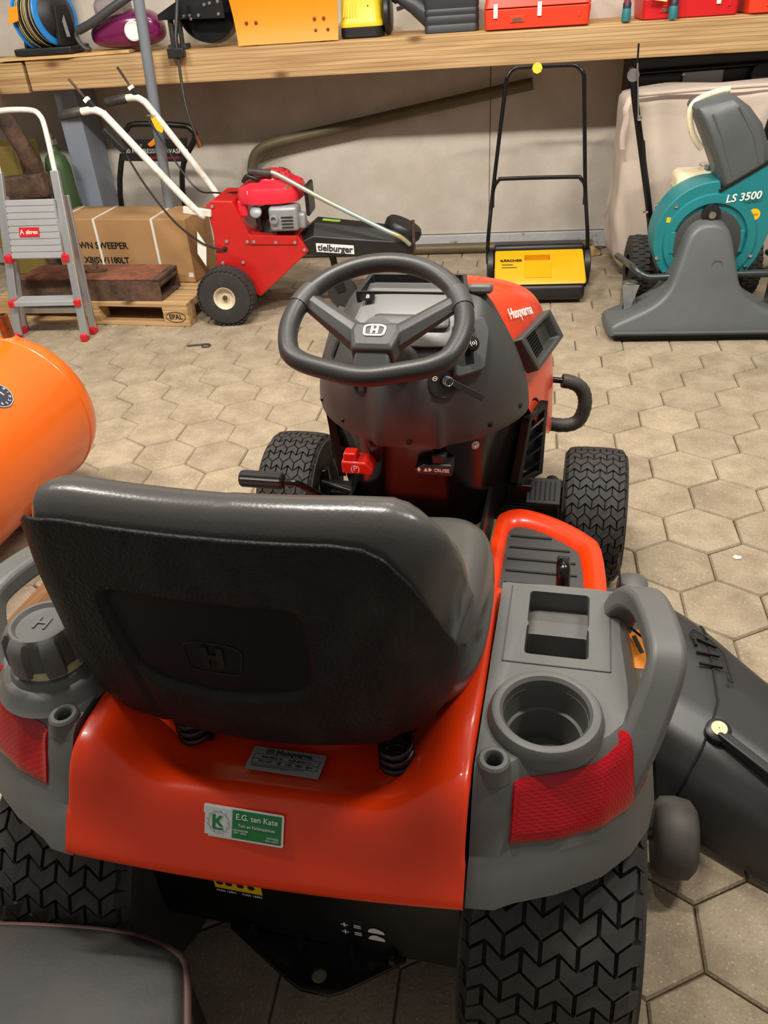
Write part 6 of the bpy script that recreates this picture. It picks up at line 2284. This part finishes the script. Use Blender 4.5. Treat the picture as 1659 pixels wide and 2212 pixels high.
# vacuum cleaner
k = T('vacuum_cleaner', 'purple canister vacuum cleaner with grey hose on the shelf', 'vacuum cleaner', (-2.05, 4.92, SZ + .003))
lp = []
for x, z0, z1, hw in ((-2.215, 1.303, 1.34, .04), (-2.20, 1.275, 1.365, .075), (-2.15, 1.258, 1.395, .10), (-2.06, 1.253, 1.425, .115), (-1.96, 1.253, 1.440, .115), (-1.88, 1.258, 1.435, .10), (-1.82, 1.278, 1.40, .07), (-1.80, 1.313, 1.35, .03)):
    lp.append([V((x, 4.93 + hw * math.copysign(abs(math.cos(a)) ** .7, math.cos(a)), (z0 + z1) / 2 + (z1 - z0) / 2 * math.copysign(abs(math.sin(a)) ** .7, math.sin(a)))) for a in [2 * PI * j / 20 for j in range(20)]])
k.part(MB().loft(lp), 'canister', 'purple_plastic', smooth=1.5, subsurf=1)
k.part(MB().lathe([(.001, -.09), (.05, -.088), (.062, -.07), (.062, .07), (.05, .088), (.001, .09)], (-2.06, 4.90, 1.445), (1, -.1, .15), 24), 'dust_bin', 'clear_plastic', smooth=.8)
k.part(MB().lathe([(.042, .0), (.048, .006), (.040, .010), (.036, .006), (.001, .004)], (-1.935, 4.812, 1.335), (.1, -1, .12), 28), 'side_wheel', 'white_print', smooth=.7)
k.part(MB().tube(catmull([(-2.24, 4.80, 1.355), (-2.15, 4.79, 1.385), (-2.02, 4.79, 1.445), (-1.9, 4.82, 1.50), (-1.8, 4.9, 1.53)], 5), .022, 12), 'suction_hose', 'grey_plastic_dark', smooth=.9)
k.part(MB().tube(catmull([(-2.245, 4.80, 1.36), (-2.26, 4.80, 1.32), (-2.22, 4.79, 1.27), (-2.19, 4.79, 1.266)], 5), .012, 8), 'hose_tail', 'grey_plastic_dark', smooth=.9)

# black disc mower guard with bracket
k = T('disc_guard', 'round black steel guard with bolted bracket on the shelf', 'machine guard', (-1.53, 4.90, SZ))
k.part(MB().lathe([(.001, 0), (.145, .0), (.165, .006), (.168, .02), (.165, .12), (.158, .12), (.16, .02), (.001, .012)], (-1.525, 4.955, 1.412), (.06, -1, .08), 48), 'guard_disc', 'black_gloss', smooth=.6)
br = k.part(slab([(-1.79, 4.82, 1.375), (-1.42, 4.815, 1.365), (-1.42, 4.815, 1.46), (-1.66, 4.82, 1.46), (-1.79, 4.82, 1.40)], (0, 1, 0), .008), 'bracket', 'black_steel', smooth=None, bevel=.002)
for x, z in ((-1.64, 1.385), (-1.61, 1.388), (-1.56, 1.385), (-1.605, 1.372), (-1.45, 1.385), (-1.445, 1.44), (-1.52, 1.43), (-1.49, 1.435)):
    k.part(MB().lathe([(.009, 0), (.008, .008), (.001, .009)], (x, 4.815, z), (0, -1, 0), 8), 'bracket_bolt', 'chrome', br, smooth=.5)
k.part(MB().tube([(-1.74, 4.86, 1.25), (-1.735, 4.86, 1.40)], .016, 10).tube([(-1.685, 4.84, 1.26), (-1.68, 4.84, 1.39)], .013, 10).box2((-1.76, 4.82, SZ + .002), (-1.66, 4.90, 1.26)), 'mounting_legs', 'dark_cast', smooth=.6)

# snow blade
k = T('snow_blade', 'bright orange-yellow curved plough blade standing on the shelf', 'plough blade', (-1.08, 4.86, SZ))
bl = MB()
lp = []
for i in range(11):
    t = i / 10
    z = lerp(SZ + .002, 1.60, t)
    y = 4.745 + .10 * (1 - 4 * (t - .35) ** 2) * .4
    lp.append([V((lerp(-1.352, -1.39, t), y, z)), V((lerp(-.812, -.80, t), y, z)), V((lerp(-.812, -.80, t), y + .006, z)), V((lerp(-1.352, -1.39, t), y + .006, z))])
b_ = k.part(bl.loft(lp), 'blade', 'blade_orange', smooth=.5)
for x, z in ((-1.297, 1.338), (-1.246, 1.337), (-.932, 1.337), (-.883, 1.337), (-.93, 1.285), (-.865, 1.285)):
    k.part(MB().lathe([(.009, 0), (.008, .006), (.001, .007)], (x, 4.78, z), (0, -1, 0), 10), 'blade_bolt', 'copper', b_, smooth=.6)
for x in (-1.27, -.90):
    k.part(MB().box2((x - .015, 4.80, SZ + .002), (x + .015, 4.96, SZ + .05)).box2((x - .015, 4.80, SZ + .002), (x + .015, 4.815, 1.45)), 'support_rib', 'black_steel', b_, smooth=None)

# yellow pressure cleaner
k = T('compact_cleaner', 'yellow and black compact pressure cleaner beside the plough blade', 'pressure cleaner', (-.695, 4.92, SZ))
sec = lambda f_, z, dy=0: [V((-.698 + (a + .698) * f_, 4.92 + dy + (b - 4.92) * f_, z)) for a, b in rpoly([(-.81, 4.82), (-.59, 4.82), (-.585, 5.02), (-.81, 5.02)], .05)]
k.part(MB().loft([sec(1, SZ + .001), sec(1.0, 1.285)]), 'base', 'black_plastic', smooth=.6, bevel=.006)
hs_ = k.part(MB().loft([sec(1.03, 1.285), sec(1.03, 1.305), sec(.96, 1.32), sec(.90, 1.45), sec(.75, 1.56), sec(.5, 1.60)]), 'housing', 'washer_yellow', smooth=.7)
for i in range(5):
    k.part(MB().bar((-.785 + i * .016, 4.822 + .001 * i, 1.33), (-.775 + i * .014, 4.832, 1.40), .006, .008, (0, -1, 0)), 'vent_rib', 'washer_yellow', hs_, smooth=None)
k.part(MB().prism(rpoly([(-.80, 1.50), (-.72, 1.50), (-.755, 1.405)], .012), 4.822, 4.83, lambda a, b, c: (a, c, b)), 'front_badge', 'white_print', hs_, smooth=None)
k.part(MB().lathe([(.001, 0), (.014, 0), (.012, .004), (.001, .006)], (-.655, 4.832, 1.375), (0, -1, 0), 16), 'round_badge', 'black_print', hs_, smooth=.6)
k.part(MB().lathe([(.001, -.02), (.085, -.02), (.10, -.01), (.10, .01), (.085, .02), (.001, .02)], (-.565, 4.94, SZ + .102), (1, 0, 0), 28), 'side_wheel', 'black_plastic', smooth=.7)

# black can with spout
k = T('fuel_can', 'black ribbed plastic can with a slanted spout on the shelf', 'jerry can', (-.225, 4.92, SZ))
sec = lambda f_, z: [V((-.225 + (a + .225) * f_, 4.92 + (b - 4.92) * f_, z)) for a, b in rpoly([(-.365, 4.83), (-.085, 4.83), (-.085, 5.01), (-.365, 5.01)], .03)]
zs = [(1.0, SZ + .001), (1.0, 1.265), (.975, 1.27), (1.0, 1.276), (1.0, 1.305), (.975, 1.31), (1.0, 1.316), (1.0, 1.335), (.975, 1.34), (1.0, 1.346), (1.0, 1.47), (.8, 1.51)]
k.part(MB().loft([sec(f_, z) for f_, z in zs]), 'can_body', 'jerry_black', smooth=.6)
sp = k.part(MB().tube([(-.33, 4.90, 1.30), (-.42, 4.89, 1.365), (-.50, 4.885, 1.405)], [.055, .042, .028], 14), 'spout', 'jerry_black', smooth=.7)
k.part(MB().bar((-.455, 4.885, 1.365), (-.51, 4.885, 1.35), .03, .02).lathe([(.001, 0), (.034, 0), (.034, .03), (.001, .03)], (-.495, 4.885, 1.40), (-.75, 0, .5), 16), 'spout_cap', 'black_plastic', sp, smooth=.6, bevel=.002)
k.part(MB().tube(catmull([(-.30, 4.92, 1.50), (-.28, 4.92, 1.55), (-.17, 4.92, 1.55), (-.15, 4.92, 1.50)], 4), .014, 8), 'carry_handle', 'jerry_black', smooth=.9)


# tool cases
def tool_case(x0, x1, y0, y1, m, label, name, rz=0.0, latches=(.16, .62), h=.19):
    k = thing(name, label, 'tool case', (x0, y0, SZ + .001), rz)
    w, d = x1 - x0, y1 - y0
    lo = MB().loft([[V((a, b, 0)) for a, b in rpoly([(.0, -.004), (w, -.004), (w, d), (0, d)], .03)], [V((a, b, h * .46)) for a, b in rpoly([(-.006, -.01), (w + .006, -.01), (w + .006, d), (-.006, d)], .03)]]).build('lower_shell', m, k, smooth=.6, bevel=.004)
    MB().loft([[V((a, b, h * .48)) for a, b in rpoly([(-.006, -.01), (w + .006, -.01), (w + .006, d), (-.006, d)], .03)], [V((a, b, h)) for a, b in rpoly([(.015, .012), (w - .015, .012), (w - .015, d - .01), (.015, d - .01)], .03)]]).build('lid', m, k, smooth=.6, bevel=.004)
    for f_ in latches:
        lt = MB().box((w * f_, -.013, h * .42), (.022, .01, .062)).build('latch', 'white_print', k, smooth=None, bevel=.003)
    mid = w * (latches[0] + latches[-1]) / 2 if len(latches) > 1 else w * .25
    MB().box((mid, -.007, h * .22), (.075, .008, .030)).build('handle_recess', 'dark_void' if False else m, k, smooth=None, bevel=.002)
    MB().box((mid, -.0115, h * .20), (.055, .002, .018)).build('painted_recess_shade', 'rust', k, smooth=None)  # brown strip on the front, painted shade of the handle recess
    MB().box((w * .9, -.008, h * .25), (.012, .006, .02)).build('case_lug', m, k, smooth=None, bevel=.002)
    return k


tool_case(-.05, .47, 4.775, 5.10, 'case_orange', 'orange-red tool case with two white latches beside the black can', 'power_tool_case', 0.0, (.10, .52))
tool_case(.735, 1.19, 4.80, 5.10, 'case_red', 'red tool case with a white latch behind the teal-tipped tools', 'power_tool_case', .02, (.78,))
tool_case(1.235, 1.70, 4.79, 5.10, 'case_orange', 'bright red-orange tool case at the right end of the shelf', 'power_tool_case', .0, (.9,))

# two teal-tipped hand tools
for x, lab, tagged in ((.652, 'teal-tipped hand tool standing between the two tool cases', 0), (.872, 'teal-tipped hand tool with a yellow tag before the red case', 1)):
    k = T('hand_tool', lab, 'hand tool', (x, 4.775, SZ), 'teal-tipped hand tools on the shelf')
    y0 = 4.762 if tagged else 4.80
    k.part(MB().lathe([(.001, 0), (.021, .0), (.023, .006), (.021, .05), (.019, .056)], (x, y0, SZ + .001), (0, 0, 1), 18), 'grip_tip', 'teal_grip', smooth=.7)
    k.part(MB().lathe([(.020, .056), (.020, .078), (.017, .082)], (x, y0, SZ + .001), (0, 0, 1), 18), 'collar', 'navy_print', smooth=.7)
    k.part(MB().lathe([(.017, .082), (.016, .105), (.019, .12), (.019, .20), (.001, .205)], (x, y0, SZ + .001), (0, 0, 1), 18), 'shaft', 'magenta_print', smooth=.7)
    if tagged:
        tg_ = k.part(MB().prism(rpoly([(-.05, -.02), (.035, -.035), (.05, .03), (-.03, .045)], .004), 0, .002, lambda a, b, c: V((x - .075, y0 - .02 - c, 1.345)) + V((1, 0, 0)) * a + V((0, .0, 1)) * b), 'price_tag', mat('pale_yellow', srgb(245, 225, 110), .6), smooth=None)
        k.part(MB().box((x - .07, y0 - .0235, 1.355), (.03, .002, .025)), 'tag_mark', 'lime_print', tg_, smooth=None)

# spray lance hanging over the shelf edge
k = T('spray_lance', 'dark spray lance with brass nozzle hooked over the shelf edge', 'spray lance', (-1.66, 4.69, 1.2))
k.part(MB().box2((-1.715, 4.66, 1.205), (-1.625, 4.70, 1.250)).tube([(-1.665, 4.68, 1.23), (-1.665, 4.70, 1.30), (-1.63, 4.74, 1.48)], .012, 8), 'trigger_block', 'black_plastic', smooth=.6, bevel=.004)
k.part(MB().tube(catmull([(-1.665, 4.68, 1.21), (-1.665, 4.66, 1.08), (-1.650, 4.63, .95), (-1.62, 4.62, .83)], 5), .008, 8), 'lance_tube', 'dark_cast', smooth=.9)
k.part(MB().tube([(-1.62, 4.62, .835), (-1.612, 4.62, .80)], .011, 10).tube([(-1.612, 4.62, .80), (-1.605, 4.62, .775)], .014, 10), 'nozzle', 'copper', smooth=.7)
bpy.context.view_layer.update()
